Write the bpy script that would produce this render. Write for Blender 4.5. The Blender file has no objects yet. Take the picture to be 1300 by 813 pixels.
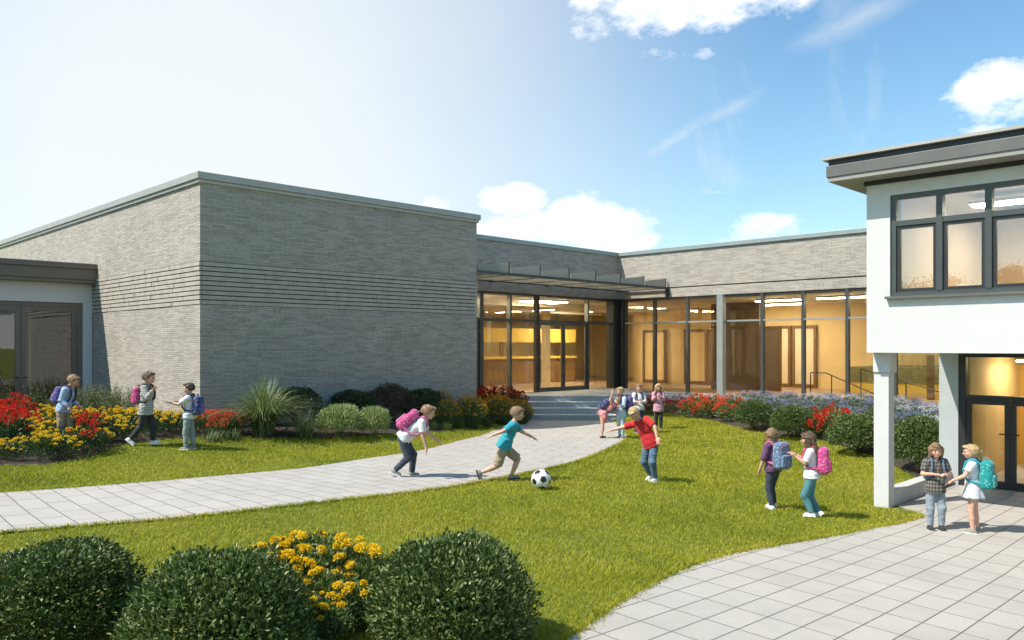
import bpy, math, random
import numpy as np
from mathutils import Vector, Matrix
random.seed(7); rng = np.random.default_rng(7)
S = bpy.context.scene; C = S.collection; R2 = math.sqrt(2.0)
EYE = 2.4; F = 1030.0; HY = 440.0; CX = 650.0
# world axes follow the buildings; the camera looks along (1,1)
def sm(x, a, b):
    t = np.clip((x-a)/(b-a), 0, 1); return t*t*(3-2*t)
def ground(X, Y):
    X = np.asarray(X, float); Y = np.asarray(Y, float)
    D = (X+Y)/R2; L = (X-Y)/R2
    b = 0.10-0.045*L
    b = -0.2 + 0.7*sm(b, -0.42, 0.72)
    w2 = 1-sm(Y, 5.0, 8.0)
    b = b*(1-w2)+w2*np.maximum(-0.2, 0.08-0.05*np.maximum(L, -7))
    w = sm(D, 19, 25)*sm(L, -3, -0.5)
    b = b*(1-w)
    d = ((X-17)*8.5-(Y-5.5)*6)/10.4
    b = b + 0.55*sm(d, 0, 3)*sm(X, 16.5, 18)
    b = b + 0.22*sm(Y, 14.6, 17.2)*(1-sm(X, 14.5, 17.5))*sm(X, 3, 7)*(1-sm(Y,19,22))
    far = sm(np.hypot(X-12, Y-12), 40, 70)
    # gentle unevenness of the lawn
    b = b + (0.012*np.sin(X*1.3+Y*.7)+0.010*np.sin(Y*1.7-X*.6))*sm(Y, 4.8, 7.5)
    flat = sm(-Y, -6.2, -5.1)*sm(X, 11.5, 13.2)          # the paved court by the white building is flat
    b = b*(1-flat) + (-0.2)*flat
    return b*(1-far)
def gz(x, y): return float(ground(x, y))
def xy(px, D):
    l = (px-CX)/F*D; return (D+l)/R2, (D-l)/R2
def at(px, py):
    lo, hi = 3.0, 60.0
    for _ in range(50):
        m = (lo+hi)/2; x, y = xy(px, m)
        zr = EYE-(py-HY)*m/F
        if zr > gz(x, y): lo = m
        else: hi = m
    x, y = xy(px, lo); return x, y, gz(x, y), lo
# ---------------------------------------------------------------- helpers
def tag(o, label=None, cat=None, group=None, kind=None):
    if label: o['label'] = label
    if cat: o['category'] = cat
    if group: o['group'] = group
    if kind: o['kind'] = kind
    return o
def empty(name, loc=(0,0,0), rz=0.0, parent=None):
    o = bpy.data.objects.new(name, None); C.objects.link(o); o.empty_display_size = .2
    o.location = loc; o.rotation_euler = (0,0,rz); o.parent = parent; return o
def np_mesh(name, V, loops, starts, totals, smooth=False, uv=None, mats=None, mi=None):
    me = bpy.data.meshes.new(name)
    V = np.ascontiguousarray(V, np.float32)
    me.vertices.add(len(V)); me.vertices.foreach_set('co', V.ravel())
    me.loops.add(len(loops)); me.loops.foreach_set('vertex_index', np.asarray(loops, np.int32))
    me.polygons.add(len(starts)); me.polygons.foreach_set('loop_start', np.asarray(starts, np.int32))
    me.polygons.foreach_set('loop_total', np.asarray(totals, np.int32))
    if mi is not None: me.polygons.foreach_set('material_index', np.asarray(mi, np.int32))
    me.polygons.foreach_set('use_smooth', np.full(len(starts), smooth))
    if uv is not None:
        l = me.uv_layers.new(name='UVMap'); l.data.foreach_set('uv', np.asarray(uv, np.float32)[np.asarray(loops)].ravel())
    me.update(calc_edges=True)
    for m in (mats or []): me.materials.append(m)
    return me
def quads(name, V, Q, **k):
    Q = np.asarray(Q); n = Q.shape[1]
    return np_mesh(name, V, Q.ravel(), np.arange(len(Q))*n, np.full(len(Q), n), **k)
def link(name, me, parent=None, m=None):
    if m is not None and not me.materials: me.materials.append(m)
    o = bpy.data.objects.new(name, me); C.objects.link(o); o.parent = parent; return o
class MB:
    """collects boxes, prisms and tubes into one mesh"""
    def __init__(s): s.V = []; s.F = []; s.M = []
    def face(s, pts, m=0):
        n = len(s.V); s.V += [tuple(p) for p in pts]; s.F.append(list(range(n, n+len(pts)))); s.M.append(m)
    def box(s, x0, x1, y0, y1, z0, z1, m=0, bev=0.0):
        if x0 > x1: x0, x1 = x1, x0
        if y0 > y1: y0, y1 = y1, y0
        n = len(s.V)
        s.V += [(x,y,z) for z in (z0,z1) for y in (y0,y1) for x in (x0,x1)]
        for f in ((0,2,3,1),(4,5,7,6),(0,1,5,4),(2,6,7,3),(0,4,6,2),(1,3,7,5)):
            s.F.append([n+i for i in f]); s.M.append(m)
        return s
    def prism(s, pts, z0, z1, m=0):
        k = len(pts); n = len(s.V)
        s.V += [(p[0],p[1],z0) for p in pts]+[(p[0],p[1],z1) for p in pts]
        s.F.append([n+i for i in reversed(range(k))]); s.M.append(m)
        s.F.append([n+k+i for i in range(k)]); s.M.append(m)
        for i in range(k):
            j = (i+1) % k; s.F.append([n+i,n+j,n+k+j,n+k+i]); s.M.append(m)
        return s
    def tube(s, P, r, seg=8, m=0, cap=True):
        P = [Vector(p) for p in P]
        if not hasattr(r, '__len__'): r = [r]*len(P)
        n = len(s.V); up = Vector((0,0,1))
        for i, p in enumerate(P):
            d = (P[min(i+1,len(P)-1)]-P[max(i-1,0)]).normalized()
            a = d.cross(up)
            if a.length < 1e-3: a = d.cross(Vector((1,0,0)))
            a.normalize(); b = d.cross(a)
            for k in range(seg):
                t = 2*math.pi*k/seg; s.V.append(tuple(p+(a*math.cos(t)+b*math.sin(t))*r[i]))
        for i in range(len(P)-1):
            for k in range(seg):
                k2 = (k+1) % seg
                s.F.append([n+i*seg+k, n+i*seg+k2, n+(i+1)*seg+k2, n+(i+1)*seg+k]); s.M.append(m)
        if cap:
            s.F.append([n+k for k in range(seg)]); s.M.append(m)
            s.F.append([n+(len(P)-1)*seg+k for k in reversed(range(seg))]); s.M.append(m)
        return s
    def build(s, name, m, parent=None, smooth=False, bevel=0.0):
        me = bpy.data.meshes.new(name); me.from_pydata(s.V, [], s.F)
        ms = m if isinstance(m, (list, tuple)) else [m]
        for q in ms: me.materials.append(q)
        me.polygons.foreach_set('material_index', s.M)
        if smooth: me.polygons.foreach_set('use_smooth', [True]*len(s.F))
        me.update(); o = link(name, me, parent)
        if bevel:
            b = o.modifiers.new('b','BEVEL'); b.width = bevel; b.segments = 2; b.limit_method = 'ANGLE'
        return o
def copy_tree(o, parent=None):
    c = o.copy(); C.objects.link(c); c.parent = parent
    for ch in list(o.children): copy_tree(ch, c)
    return c
# ---------------------------------------------------------------- materials
class NT:
    def __init__(s, name):
        s.m = bpy.data.materials.new(name); s.m.use_nodes = True; s.t = s.m.node_tree
        s.b = s.t.nodes['Principled BSDF']; s.out = s.t.nodes['Material Output']
    def n(s, typ, props=None, **ins):
        nd = s.t.nodes.new('ShaderNode'+typ)
        for k, v in (props or {}).items(): setattr(nd, k, v)
        for k, v in ins.items():
            key = int(k[1:]) if k[0] == '_' else k
            if isinstance(v, bpy.types.NodeSocket): s.t.links.new(v, nd.inputs[key])
            else: nd.inputs[key].default_value = v
        return nd
    def l(s, a, b): s.t.links.new(a, b)
    def ramp(s, fac, stops):
        r = s.t.nodes.new('ShaderNodeValToRGB'); e = r.color_ramp.elements
        while len(e) < len(stops): e.new(0.5)
        for i, (p, c) in enumerate(stops):
            e[i].position = p; e[i].color = (*c, 1) if len(c) == 3 else c
        s.l(fac, r.inputs[0]); return r.outputs[0]
    def mix(s, f, a, b, mode='MIX'):
        x = s.t.nodes.new('ShaderNodeMix'); x.data_type = 'RGBA'; x.blend_type = mode
        for i, v in ((0,f),(6,a),(7,b)):
            if isinstance(v, bpy.types.NodeSocket): s.l(v, x.inputs[i])
            else: x.inputs[i].default_value = v if i == 0 else ((*v,1) if len(v)==3 else v)
        return x.outputs[2]
    def mth(s, op, a, b=0.0, c=0.0):
        x = s.t.nodes.new('ShaderNodeMath'); x.operation = op
        for i, v in enumerate((a,b,c)):
            if isinstance(v, bpy.types.NodeSocket): s.l(v, x.inputs[i])
            else: x.inputs[i].default_value = v
        return x.outputs[0]
    def vec(s, kind='Object', scale=None, rot=None):
        tc = s.t.nodes.new('ShaderNodeTexCoord')
        mp = s.t.nodes.new('ShaderNodeMapping'); s.l(tc.outputs[kind], mp.inputs[0])
        if scale: mp.inputs['Scale'].default_value = scale
        if rot: mp.inputs['Rotation'].default_value = rot
        return mp.outputs[0]
    def noise(s, vec, scale, detail=4, rough=.55):
        x = s.n('TexNoise', Vector=vec, Scale=scale, Detail=detail, Roughness=rough); return x.outputs[0]
    def bump(s, h, strength, dist=.01, normal=None):
        b = s.n('Bump', Height=h, Strength=strength, Distance=dist)
        if normal: s.l(normal, b.inputs['Normal'])
        s.l(b.outputs[0], s.b.inputs['Normal']); return b.outputs[0]
def plain(name, col, rough=.6, var=.12, nscale=9, metal=0.0, bump=.15, bs=60, bd=.002, spec=.5):
    a = NT(name); v = a.vec()
    n1 = a.noise(v, nscale, 5)
    c = a.ramp(n1, [(.25, tuple(x*(1-var) for x in col)), (.75, tuple(min(1,x*(1+var)) for x in col))])
    a.l(c, a.b.inputs['Base Color']); a.b.inputs['Roughness'].default_value = rough; a.b.inputs['Metallic'].default_value = metal
    a.b.inputs['Specular IOR Level'].default_value = spec
    if bump: a.bump(a.noise(v, bs, 3), bump, bd)
    return a.m
def leafm(name, cols, rough=.45, trans=.3, spec=.5, tt=(.7,.85,.3)):
    a = NT(name); g = a.n('NewGeometry')
    oi = a.n('ObjectInfo')
    k = a.mth('MULTIPLY_ADD', oi.outputs['Random'], .25, a.mth('MULTIPLY', g.outputs['Random Per Island'], .75))
    n = len(cols); c = a.ramp(k, [((i+.5)/n, col) for i, col in enumerate(cols)])
    a.l(c, a.b.inputs['Base Color']); a.b.inputs['Roughness'].default_value = rough
    a.b.inputs['Specular IOR Level'].default_value = spec
    tr = a.n('BsdfTranslucent'); a.l(a.mix(.5, c, tt, 'MULTIPLY'), tr.inputs[0])
    mx = a.n('MixShader', Fac=trans); a.l(a.b.outputs[0], mx.inputs[1]); a.l(tr.outputs[0], mx.inputs[2])
    a.l(mx.outputs[0], a.out.inputs[0]); return a.m
def brickm(name, c1, c2, mortar, bw=.3, bh=.046, strength=.8):
    a = NT(name); tc = a.n('TexCoord'); geo = a.n('NewGeometry')
    sp = a.n('SeparateXYZ', Vector=tc.outputs['Object']); hsum = a.mth('ADD', sp.outputs[0], sp.outputs[1])
    cv = a.n('CombineXYZ', X=hsum, Y=sp.outputs[2]).outputs[0]
    wob = a.n('TexNoise', Vector=cv, Scale=3.0, Detail=2)
    cv2 = a.n('VectorMath', {'operation':'MULTIPLY_ADD'}, _0=wob.outputs['Color'], _1=(.012,.012,0), _2=cv).outputs[0]
    br = a.n('TexBrick', Vector=cv2, Scale=1.0, **{'Mortar Size':.005,'Mortar Smooth':.4,'Bias':0.0,'Brick Width':bw,'Row Height':bh})
    br.offset = .37; br.offset_frequency = 2
    br.inputs['Color1'].default_value = (0,0,0,1); br.inputs['Color2'].default_value = (1,1,1,1); br.inputs['Mortar'].default_value = (.5,.5,.5,1)
    st = a.n('Mapping', Vector=cv, Scale=(13,60,1)).outputs[0]
    streak = a.noise(st, 1.0, 6, .65)
    big = a.noise(a.vec(), .7, 3)
    k = a.mth('ADD', a.mth('MULTIPLY', br.outputs['Color'], .2), a.mth('MULTIPLY', streak, .95))
    col = a.ramp(k, [(.36,tuple(x*.85 for x in c1)),(.5,tuple((x+y)/2 for x,y in zip(c1,c2))),(.68,tuple(y*1.08 for y in c2))])
    col = a.mix(a.mth('MULTIPLY', br.outputs['Fac'], .55), col, mortar)
    col = a.mix(1.0, col, a.ramp(big, [(.3,(.9,.9,.9)),(.7,(1.05,1.04,1.02))]), 'MULTIPLY')
    a.l(col, a.b.inputs['Base Color']); a.b.inputs['Roughness'].default_value = .88
    hgt = a.mth('SUBTRACT', a.mth('ADD', a.mth('MULTIPLY', streak, .9), a.mth('MULTIPLY', br.outputs['Color'], .5)), a.mth('MULTIPLY', br.outputs['Fac'], .8))
    a.bump(hgt, strength, .022); return a.m
M = {}
M['stone'] = brickm('split_stone', (.28,.25,.21), (.49,.45,.39), (.2,.18,.155))
M['ledge'] = plain('ledge_stone', (.42,.38,.32), .85, .2, 4, bump=.8, bs=30, bd=.01)
M['joint'] = plain('dark_joint', (.11,.1,.09), .95, .2, 9)
M['capmetal'] = plain('cap_metal', (.4,.385,.35), .5, .08, 3, .25, bump=.03)
M['capgreen'] = plain('cap_zinc', (.3,.34,.33), .45, .1, 3, .3, bump=.03)
M['fascia'] = plain('fascia_metal', (.13,.128,.12), .5, .1, 3, .2, bump=.03)
M['taupe'] = plain('taupe_metal', (.16,.142,.118), .5, .1, 3, .1, bump=.03)
M['frame'] = plain('window_frame_metal', (.075,.085,.082), .42, .1, 3, .3, bump=.02)
M['framedark'] = plain('dark_frame_metal', (.035,.038,.04), .42, .1, 3, .3, bump=.02)
M['framelight'] = plain('grey_column_metal', (.28,.31,.3), .5, .1, 3, .2, bump=.02)
M['stucco'] = plain('white_stucco', (.62,.615,.60), .9, .05, 5, bump=.6, bs=90, bd=.006)
M['stuccoblue'] = plain('white_paint', (.62,.62,.62), .85, .04, 2, bump=.3, bs=90, bd=.004)
M['greywall'] = plain('grey_render', (.42,.45,.46), .85, .06, 3, bump=.3, bs=80, bd=.004)
M['soffit'] = plain('soffit_board', (.3,.29,.27), .7, .05, 3, bump=.02)
M['roof'] = plain('roof_gravel', (.25,.25,.24), .9, .2, 20)
M['amber'] = plain('amber_paint', (.82,.63,.32), .7, .08, 1.3, bump=.05)
M['amberlight'] = plain('cream_paint', (.8,.7,.5), .7, .07, 1.3, bump=.05)
M['orange'] = plain('orange_paint', (.8,.48,.13), .7, .07, 1.3, bump=.05)
M['ceil'] = plain('ceiling_cream', (.76,.7,.58), .8, .04, 2, bump=.02)
M['wood'] = plain('brown_wood', (.2,.11,.05), .5, .25, 8, bump=.1)
M['taupewall'] = plain('taupe_paint', (.2,.14,.09), .7, .08, 2, bump=.05)
M['yellow'] = plain('yellow_paint', (.8,.56,.1), .6, .05, 2, bump=.03)
M['olive'] = plain('olive_panel', (.2,.19,.08), .6, .15, 12, bump=.1)
M['floorin'] = plain('terracotta_floor', (.42,.29,.18), .35, .1, 3, bump=.03)
M['rail'] = plain('black_steel', (.02,.02,.022), .4, .1, 3, .5, bump=0)
M['concrete'] = plain('pale_concrete', (.5,.5,.48), .85, .1, 6, bump=.4, bs=70, bd=.004)
M['step'] = plain('grey_granite', (.38,.4,.4), .75, .14, 25, bump=.3, bs=90, bd=.003)
M['stepjoint'] = plain('step_joint', (.14,.15,.15), .9)
M['white'] = plain('white_metal', (.78,.78,.76), .5, .03, 2, bump=.02)
def lampm(name, col, s):
    a = NT(name); e = a.n('Emission', Color=(*col,1), Strength=s); a.l(e.outputs[0], a.out.inputs[0]); return a.m
M['lamp'] = lampm('lit_lamp', (1,.84,.58), 42)
M['lamplow'] = lampm('lit_panel', (1,.93,.8), 22)
def glassm(name, tint, refl=1.0, spec_col=(1,1,1)):
    a = NT(name); fr = a.n('Fresnel', IOR=1.5)
    # faint unevenness of float glass
    bn = a.n('Bump', Height=a.noise(a.vec(), 1.2, 2), Strength=.04, Distance=.05)
    g = a.n('BsdfGlossy', Color=(*spec_col,1), Roughness=0.0); a.l(bn.outputs[0], g.inputs['Normal'])
    t = a.n('BsdfTransparent', Color=(*tint,1))
    front = a.mth('SUBTRACT', 1.0, a.n('NewGeometry').outputs['Backfacing'])
    f = a.mth('MULTIPLY', front, a.mth('MINIMUM', a.mth('MULTIPLY_ADD', fr.outputs[0], 1.9*refl, .03), 1.0))
    mx = a.n('MixShader', Fac=f); a.l(t.outputs[0], mx.inputs[1]); a.l(g.outputs[0], mx.inputs[2]); a.l(mx.outputs[0], a.out.inputs[0]); return a.m
M['glass'] = glassm('window_glass', (.9,.9,.86))
M['glassupper'] = glassm('upper_window_glass', (.9,.9,.86), 2.6)
M['glassgrey'] = glassm('grey_window_glass', (.7,.7,.68), 1.5)
def grassm():
    a = NT('grass_blades'); g = a.n('NewGeometry'); tc = a.n('TexCoord')
    p = a.noise(tc.outputs['Object'], .55, 3); p2 = a.noise(tc.outputs['Object'], 3.2, 3)
    k = a.mth('ADD', a.mth('MULTIPLY_ADD', g.outputs['Random Per Island'], .4, -.1), a.mth('ADD', a.mth('MULTIPLY_ADD', p, .95, -.14), a.mth('MULTIPLY', p2, .36)))
    c = a.ramp(k, [(.3,(.19,.215,.014)),(.55,(.34,.355,.022)),(.76,(.45,.43,.035)),(.95,(.48,.40,.08))])
    a.l(c, a.b.inputs['Base Color']); a.b.inputs['Roughness'].default_value = .5; a.b.inputs['Specular IOR Level'].default_value = .3
    tr = a.n('BsdfTranslucent'); a.l(c, tr.inputs[0])
    mx = a.n('MixShader', Fac=.35); a.l(a.b.outputs[0], mx.inputs[1]); a.l(tr.outputs[0], mx.inputs[2]); a.l(mx.outputs[0], a.out.inputs[0]); return a.m
M['grass'] = grassm()
def groundm():
    a = NT('lawn_soil'); tc = a.n('TexCoord'); p = a.noise(tc.outputs['Object'], .6, 4); q = a.noise(tc.outputs['Object'], 60, 4)
    c = a.ramp(a.mth('ADD', a.mth('MULTIPLY', p, .5), a.mth('MULTIPLY', q, .5)), [(.35,(.11,.14,.012)),(.65,(.2,.23,.02))])
    a.l(c, a.b.inputs['Base Color']); a.b.inputs['Roughness'].default_value = .95; a.bump(q, .8, .03); return a.m
M['ground'] = groundm()
M['mulch'] = plain('bark_mulch', (.055,.04,.026), .95, .5, 40, bump=1.0, bs=50, bd=.03)
def paverm(name, w, h, kind, offset, base=(.45,.415,.37), rot=0.0, msize=.007):
    a = NT(name); v = a.vec(kind, rot=(0,0,rot))
    wb = a.n('TexNoise', Vector=v, Scale=1.4, Detail=2)
    v2 = a.n('VectorMath', {'operation':'MULTIPLY_ADD'}, _0=wb.outputs['Color'], _1=(.003,.003,0), _2=v).outputs[0]
    br = a.n('TexBrick', Vector=v2, Scale=1.0, **{'Mortar Size':msize,'Mortar Smooth':.2,'Bias':0.0,'Brick Width':w,'Row Height':h})
    br.offset = offset; br.inputs['Color1'].default_value = (0,0,0,1); br.inputs['Color2'].default_value = (1,1,1,1); br.inputs['Mortar'].default_value = (.5,.5,.5,1)
    ob = a.vec('Object'); sp = a.noise(ob, 75, 4, .75); st = a.noise(ob, 1.3, 7, .7)
    k = a.mth('ADD', a.mth('MULTIPLY', br.outputs['Color'], .09), a.mth('ADD', a.mth('MULTIPLY', sp, .6), a.mth('MULTIPLY', st, .38)))
    col = a.ramp(k, [(.28, tuple(x*.68 for x in base)), (.85, tuple(x*1.22 for x in base))])
    col = a.mix(a.mth('MULTIPLY', br.outputs['Fac'], .85), col, (.07,.065,.055))
    a.l(col, a.b.inputs['Base Color']); a.b.inputs['Roughness'].default_value = .85
    a.bump(a.mth('SUBTRACT', a.mth('MULTIPLY', sp, .25), br.outputs['Fac']), .6, .008); return a.m
M['pathpave'] = paverm('path_paving', .62, .30, 'UV', .5)
M['plazapave'] = paverm('court_paving', .52, .32, 'Object', 0.0, (.44,.408,.362))
# ================================================================ setting
def axis(lo, hi, fine, far):
    a = list(np.arange(lo, hi+1e-6, fine)); k = fine; x = hi
    while x < far: k *= 1.35; x += k; a.append(x)
    k = fine; x = lo; pre = []
    while x > -far: k *= 1.35; x -= k; pre.append(x)
    return np.array(pre[::-1]+a)
gxs, gys = axis(-4, 32, .3, 900), axis(-4, 32, .3, 900)
GX, GY = np.meshgrid(gxs, gys, indexing='ij')
GV = np.stack([GX, GY, ground(GX, GY)], -1).reshape(-1, 3)
nx, ny = len(gxs), len(gys)
idx = np.arange(nx*ny).reshape(nx, ny)
Q = np.stack([idx[:-1,:-1], idx[1:,:-1], idx[1:,1:], idx[:-1,1:]], -1).reshape(-1, 4)
tag(link('ground', quads('ground', GV, Q, smooth=True, mats=[M['ground']])), 'lawn soil reaching to the horizon', kind='structure')
def inpoly(X, Y, P):
    X = np.asarray(X); Y = np.asarray(Y); c = np.zeros(X.shape, bool); n = len(P)
    for i in range(n):
        x1, y1 = P[i]; x2, y2 = P[(i+1) % n]
        if y1 == y2: continue
        m = ((y1 > Y) != (y2 > Y)) & (X < (x2-x1)*(Y-y1)/(y2-y1)+x1); c ^= m
    return c
def trace(pts): return [at(*p)[:2] for p in pts]
def catmull(P, n=6):
    P = [np.array(p, float) for p in P]; out = []
    for i in range(len(P)-1):
        p0 = P[max(i-1,0)]; p1 = P[i]; p2 = P[i+1]; p3 = P[min(i+2,len(P)-1)]
        for k in range(n):
            t = k/n; out.append(.5*((2*p1)+(-p0+p2)*t+(2*p0-5*p1+4*p2-p3)*t*t+(-p0+3*p1-3*p2+p3)*t**3))
    out.append(P[-1]); return out
def sheet(name, P, lift, m, res=.25, label=None, uvf=None, kind='structure'):
    """a thin sheet that follows the ground inside polygon P (fan of a clipped grid through bmesh)"""
    import bmesh
    bm = bmesh.new()
    vs = [bm.verts.new((p[0], p[1], 0)) for p in P]; bm.faces.new(vs)
    xs = [p[0] for p in P]; ys = [p[1] for p in P]
    for ax, lo, hi in ((0, min(xs), max(xs)), (1, min(ys), max(ys))):
        v = math.ceil(lo/res)*res
        while v < hi:
            no = (1,0,0) if ax == 0 else (0,1,0); co = (v,0,0) if ax == 0 else (0,v,0)
            bmesh.ops.bisect_plane(bm, geom=bm.verts[:]+bm.edges[:]+bm.faces[:], plane_co=co, plane_no=no); v += res
    bmesh.ops.recalc_face_normals(bm, faces=bm.faces)
    co = np.array([v.co[:] for v in bm.verts]); z = ground(co[:,0], co[:,1])+lift
    for v, zz in zip(bm.verts, z): v.co.z = zz
    if bm.faces and sum(f.normal.z for f in bm.faces) < 0: bmesh.ops.reverse_faces(bm, faces=bm.faces[:])
    me = bpy.data.meshes.new(name); bm.to_mesh(me); bm.free(); me.materials.append(m)
    return tag(link(name, me), label, kind=kind)
# --- curved path
up = trace([(-160,640),(-80,632),(0,627),(100,620),(200,612),(300,603),(400,593),(500,578),(560,566),(610,553),(645,542),(668,534)])
lo = trace([(-160,698),(-80,690),(0,679),(100,670),(200,662),(300,652),(400,640),(500,629),(600,615),(690,598),(765,575),(797,556)])
lo += [at(789,545)[:2], at(782,534.5)[:2]]
up = catmull(up); lo = catmull(lo)
def resample(P, n):
    P = np.array(P); d = np.r_[0, np.cumsum(np.hypot(*np.diff(P, axis=0).T))]
    t = np.linspace(0, d[-1], n); return np.stack([np.interp(t, d, P[:,0]), np.interp(t, d, P[:,1])], -1)
NP_, NC = 110, 9
A, B = resample(up, NP_), resample(lo, NP_)
PV = []; PU = []; mid = (A+B)/2; arc = np.r_[0, np.cumsum(np.hypot(*np.diff(mid, axis=0).T))]
for i in range(NP_):
    for j in range(NC):
        t = j/(NC-1); p = A[i]*(1-t)+B[i]*t; w = np.hypot(*(A[i]-B[i]))
        PV.append((p[0], p[1], gz(*p)+.02)); PU.append((t*w, arc[i]))
idx = np.arange(NP_*NC).reshape(NP_, NC)
Q = np.stack([idx[:-1,:-1], idx[:-1,1:], idx[1:,1:], idx[1:,:-1]], -1).reshape(-1, 4)
me = quads('path', PV, Q, smooth=True, uv=PU, mats=[M['pathpave']])
if me.polygons[5].normal.z < 0: me.flip_normals()
tag(link('path', me), 'pale grey paved path curving up to the steps', kind='structure')
path_poly = [tuple(p) for p in A]+[tuple(p) for p in B[::-1]]
# --- paved court on the right
edge = trace([(640,880),(690,835),(722,812),(745,797),(780,771),(830,742),(870,723),(910,709),(950,700),(1000,691),(1060,681),(1110,671),(1148,664),(1172,657)])
edge = [tuple(p) for p in catmull(edge, 4)]+[(13.85, 5.0), (13.85, 4.9), (16.6, 4.9), (34, 4.9), (34,-20), (6.0,-20), (1.5,-2.5)]
ep = edge[:-6]
plaza_poly = edge
sheet('court', plaza_poly, .012, M['plazapave'], .5, 'pale grey paved court beside the white building')
# --- planting soil under the beds
bedL = trace([(-140,600),(0,592),(60,592),(110,582),(150,566),(210,558),(300,556),(420,557),(560,549),(640,541),(668,534)])+[(17.3,17.9),(16.4,17.72),(7.95,17.72),(7.9,24.6),(2.0,24.6),(-2.0,21)]
bedR = trace([(800,517),(850,526),(895,533),(935,543),(990,553),(1040,558),(1075,569),(1110,580)])+[(16.5,5.3),(26.3,5.3),(26.3,19.4)]
sheet('flower_bed_left', bedL, .012, M['mulch'], .5, 'dark mulch bed along the brick hall', kind='structure')
sheet('flower_bed_right', bedR, .012, M['mulch'], .5, 'dark mulch bed below the glazed wing', kind='structure')
# ================================================================ brick hall (tall block)
def brick_part(name, par, x0,x1,y0,y1,z0,z1, m='stone'):
    return MB().box(x0,x1,y0,y1,z0,z1).build(name, M[m], par)
hall = tag(empty('brick_hall', (7.89,17.75,0)), 'tall windowless grey brick hall with coarse ledge-stone band around it', 'building')
def P(mb, name, m, par, **k):
    o = mb.build(name, m, par, **k)
    q = par
    off = Vector((0,0,0))
    while q is not None: off += q.location; q = q.parent
    me = o.data
    me.transform(Matrix.Translation(-off)) if par.rotation_euler.z == 0 else None
    return o
HX0, HX1, HY0, HY1 = 7.89, 16.27, 17.75, 36.0
P(MB().box(HX0,HX1,HY0,HY1,-.4,3.34), 'lower_wall', M['stone'], hall)
P(MB().box(HX0,HX1,HY0,HY1,4.31,6.14), 'upper_wall', M['stone'], hall)
cap = MB().box(HX0-.09,HX1+.09,HY0-.09,HY1+.09,6.14,6.3)
cap.box(HX0-.05,HX1+.05,HY0-.05,HY1+.05,6.06,6.14)
P(cap, 'parapet_cap', M['capmetal'], hall, bevel=.01)
band = MB().box(HX0+.03,HX1-.03,HY0+.03,HY1-.03,3.34,4.31,1)
nc = 9; ch = .97/nc; rr = random.Random(3)
for k in range(nc):
    z0 = 3.34+k*ch+.012; z1 = 3.34+(k+1)*ch-.012
    x = HX0+.031
    while x < HX1:
        w = rr.uniform(.7,1.9); x2 = min(x+w, HX1+.02); pr = rr.uniform(.0,.010)
        band.box(x+.004, x2-.004, HY0-.012-pr, HY0+.029, z0, z1); x = x2
    y = HY0+.031
    while y < 25.0:
        w = rr.uniform(.7,1.9); y2 = min(y+w, 25.0); pr = rr.uniform(.0,.010)
        band.box(HX0-.012-pr, HX0+.029, y+.008 if y > HY0+.04 else HY0-.011, y2-.008, z0, z1); y = y2
P(band, 'ledge_band', [M['ledge'], M['joint']], hall)
# ================================================================ small white entrance building on the left
ann = tag(empty('entrance_annexe', (7.8,24.74,0)), 'low white entrance building with brown-grey fascia and tall glass double doors', 'building')
AY = 24.74
P(MB().box(7.63,7.87,AY,AY+.3,-.2,4.16).box(-6,7.63,AY,AY+.3,3.62,4.16).box(-6,1.3,AY,AY+.3,-.2,3.62), 'front_wall', M['stuccoblue'], ann)
P(MB().box(-6.2,7.88,AY+.301,AY+8,3.951,4.16), 'roof_slab', M['stuccoblue'], ann)
P(MB().box(-6.3,7.885,AY-.34,AY+8,4.26,4.56).box(-6.3,7.885,AY-.40,AY+8,4.56,4.62).box(-6.3,7.885,AY-.37,AY+8,4.62,4.71).box(-6.3,7.885,AY-.30,AY+8,4.161,4.26), 'roof_fascia', M['taupe'], ann, bevel=.008)
P(MB().box(1.3,7.63,AY+.3,AY+6,.5,.55), 'floor', M['floorin'], ann)
P(MB().box(1.2,7.8,AY+6,AY+6.2,.5,3.95).box(1.1,1.3,AY+.3,AY+6,.5,3.95), 'inner_wall', M['taupewall'], ann)
P(MB().box(1.3,7.63,AY-.9,AY+.02,-.1,.54), 'threshold', M['concrete'], ann)
P(MB().box(3.6,3.85,AY+5.9,AY+5.99,.56,3.0).box(4.9,5.15,AY+5.9,AY+5.99,.56,3.0).box(3.85,4.9,AY+5.9,AY+5.99,2.75,3.0), 'inner_door_frame', M['amberlight'], ann)
def glazed_leaf(par, ax, a0, a1, c, z0, z1, st, fm, gm, depth=.07, handle=None, name='door'):
    """door leaf in plane <ax>=c spanning a0..a1"""
    def bx(mb, u0,u1,w0,w1,d0,d1):
        return mb.box(u0,u1,c+d0,c+d1,w0,w1) if ax == 'y' else mb.box(c+d0,c+d1,u0,u1,w0,w1)
    m = MB(); bx(m,a0,a0+st,z0,z1,0,depth); bx(m,a1-st,a1,z0,z1,0,depth)
    bx(m,a0+st,a1-st,z0,z0+st*1.6,.001,depth-.001); bx(m,a0+st,a1-st,z1-st,z1,.001,depth-.001)
    o = P(m, name, M[fm], par)
    g = MB(); bx(g,a0+st,a1-st,z0+st*1.6,z1-st,depth*.4,depth*.4+.012); P(g, 'pane', M[gm], o)
    if handle is not None:
        h = MB(); hz = z0+1.0
        pts = [(handle,-.0),(handle,-.055),(handle+.11*(1 if handle < (a0+a1)/2 else -1),-.055)]
        P3 = [((u, c+d, hz) if ax == 'y' else (c+d, u, hz)) for u, d in pts]
        h.tube(P3, .011); hb = MB(); bx(hb, handle-.02, handle+.02, hz-.1, hz+.1, -.008, -.0005)
        h.V += [] ; P(h, 'handle', M['rail'], o)
    return o
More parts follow.
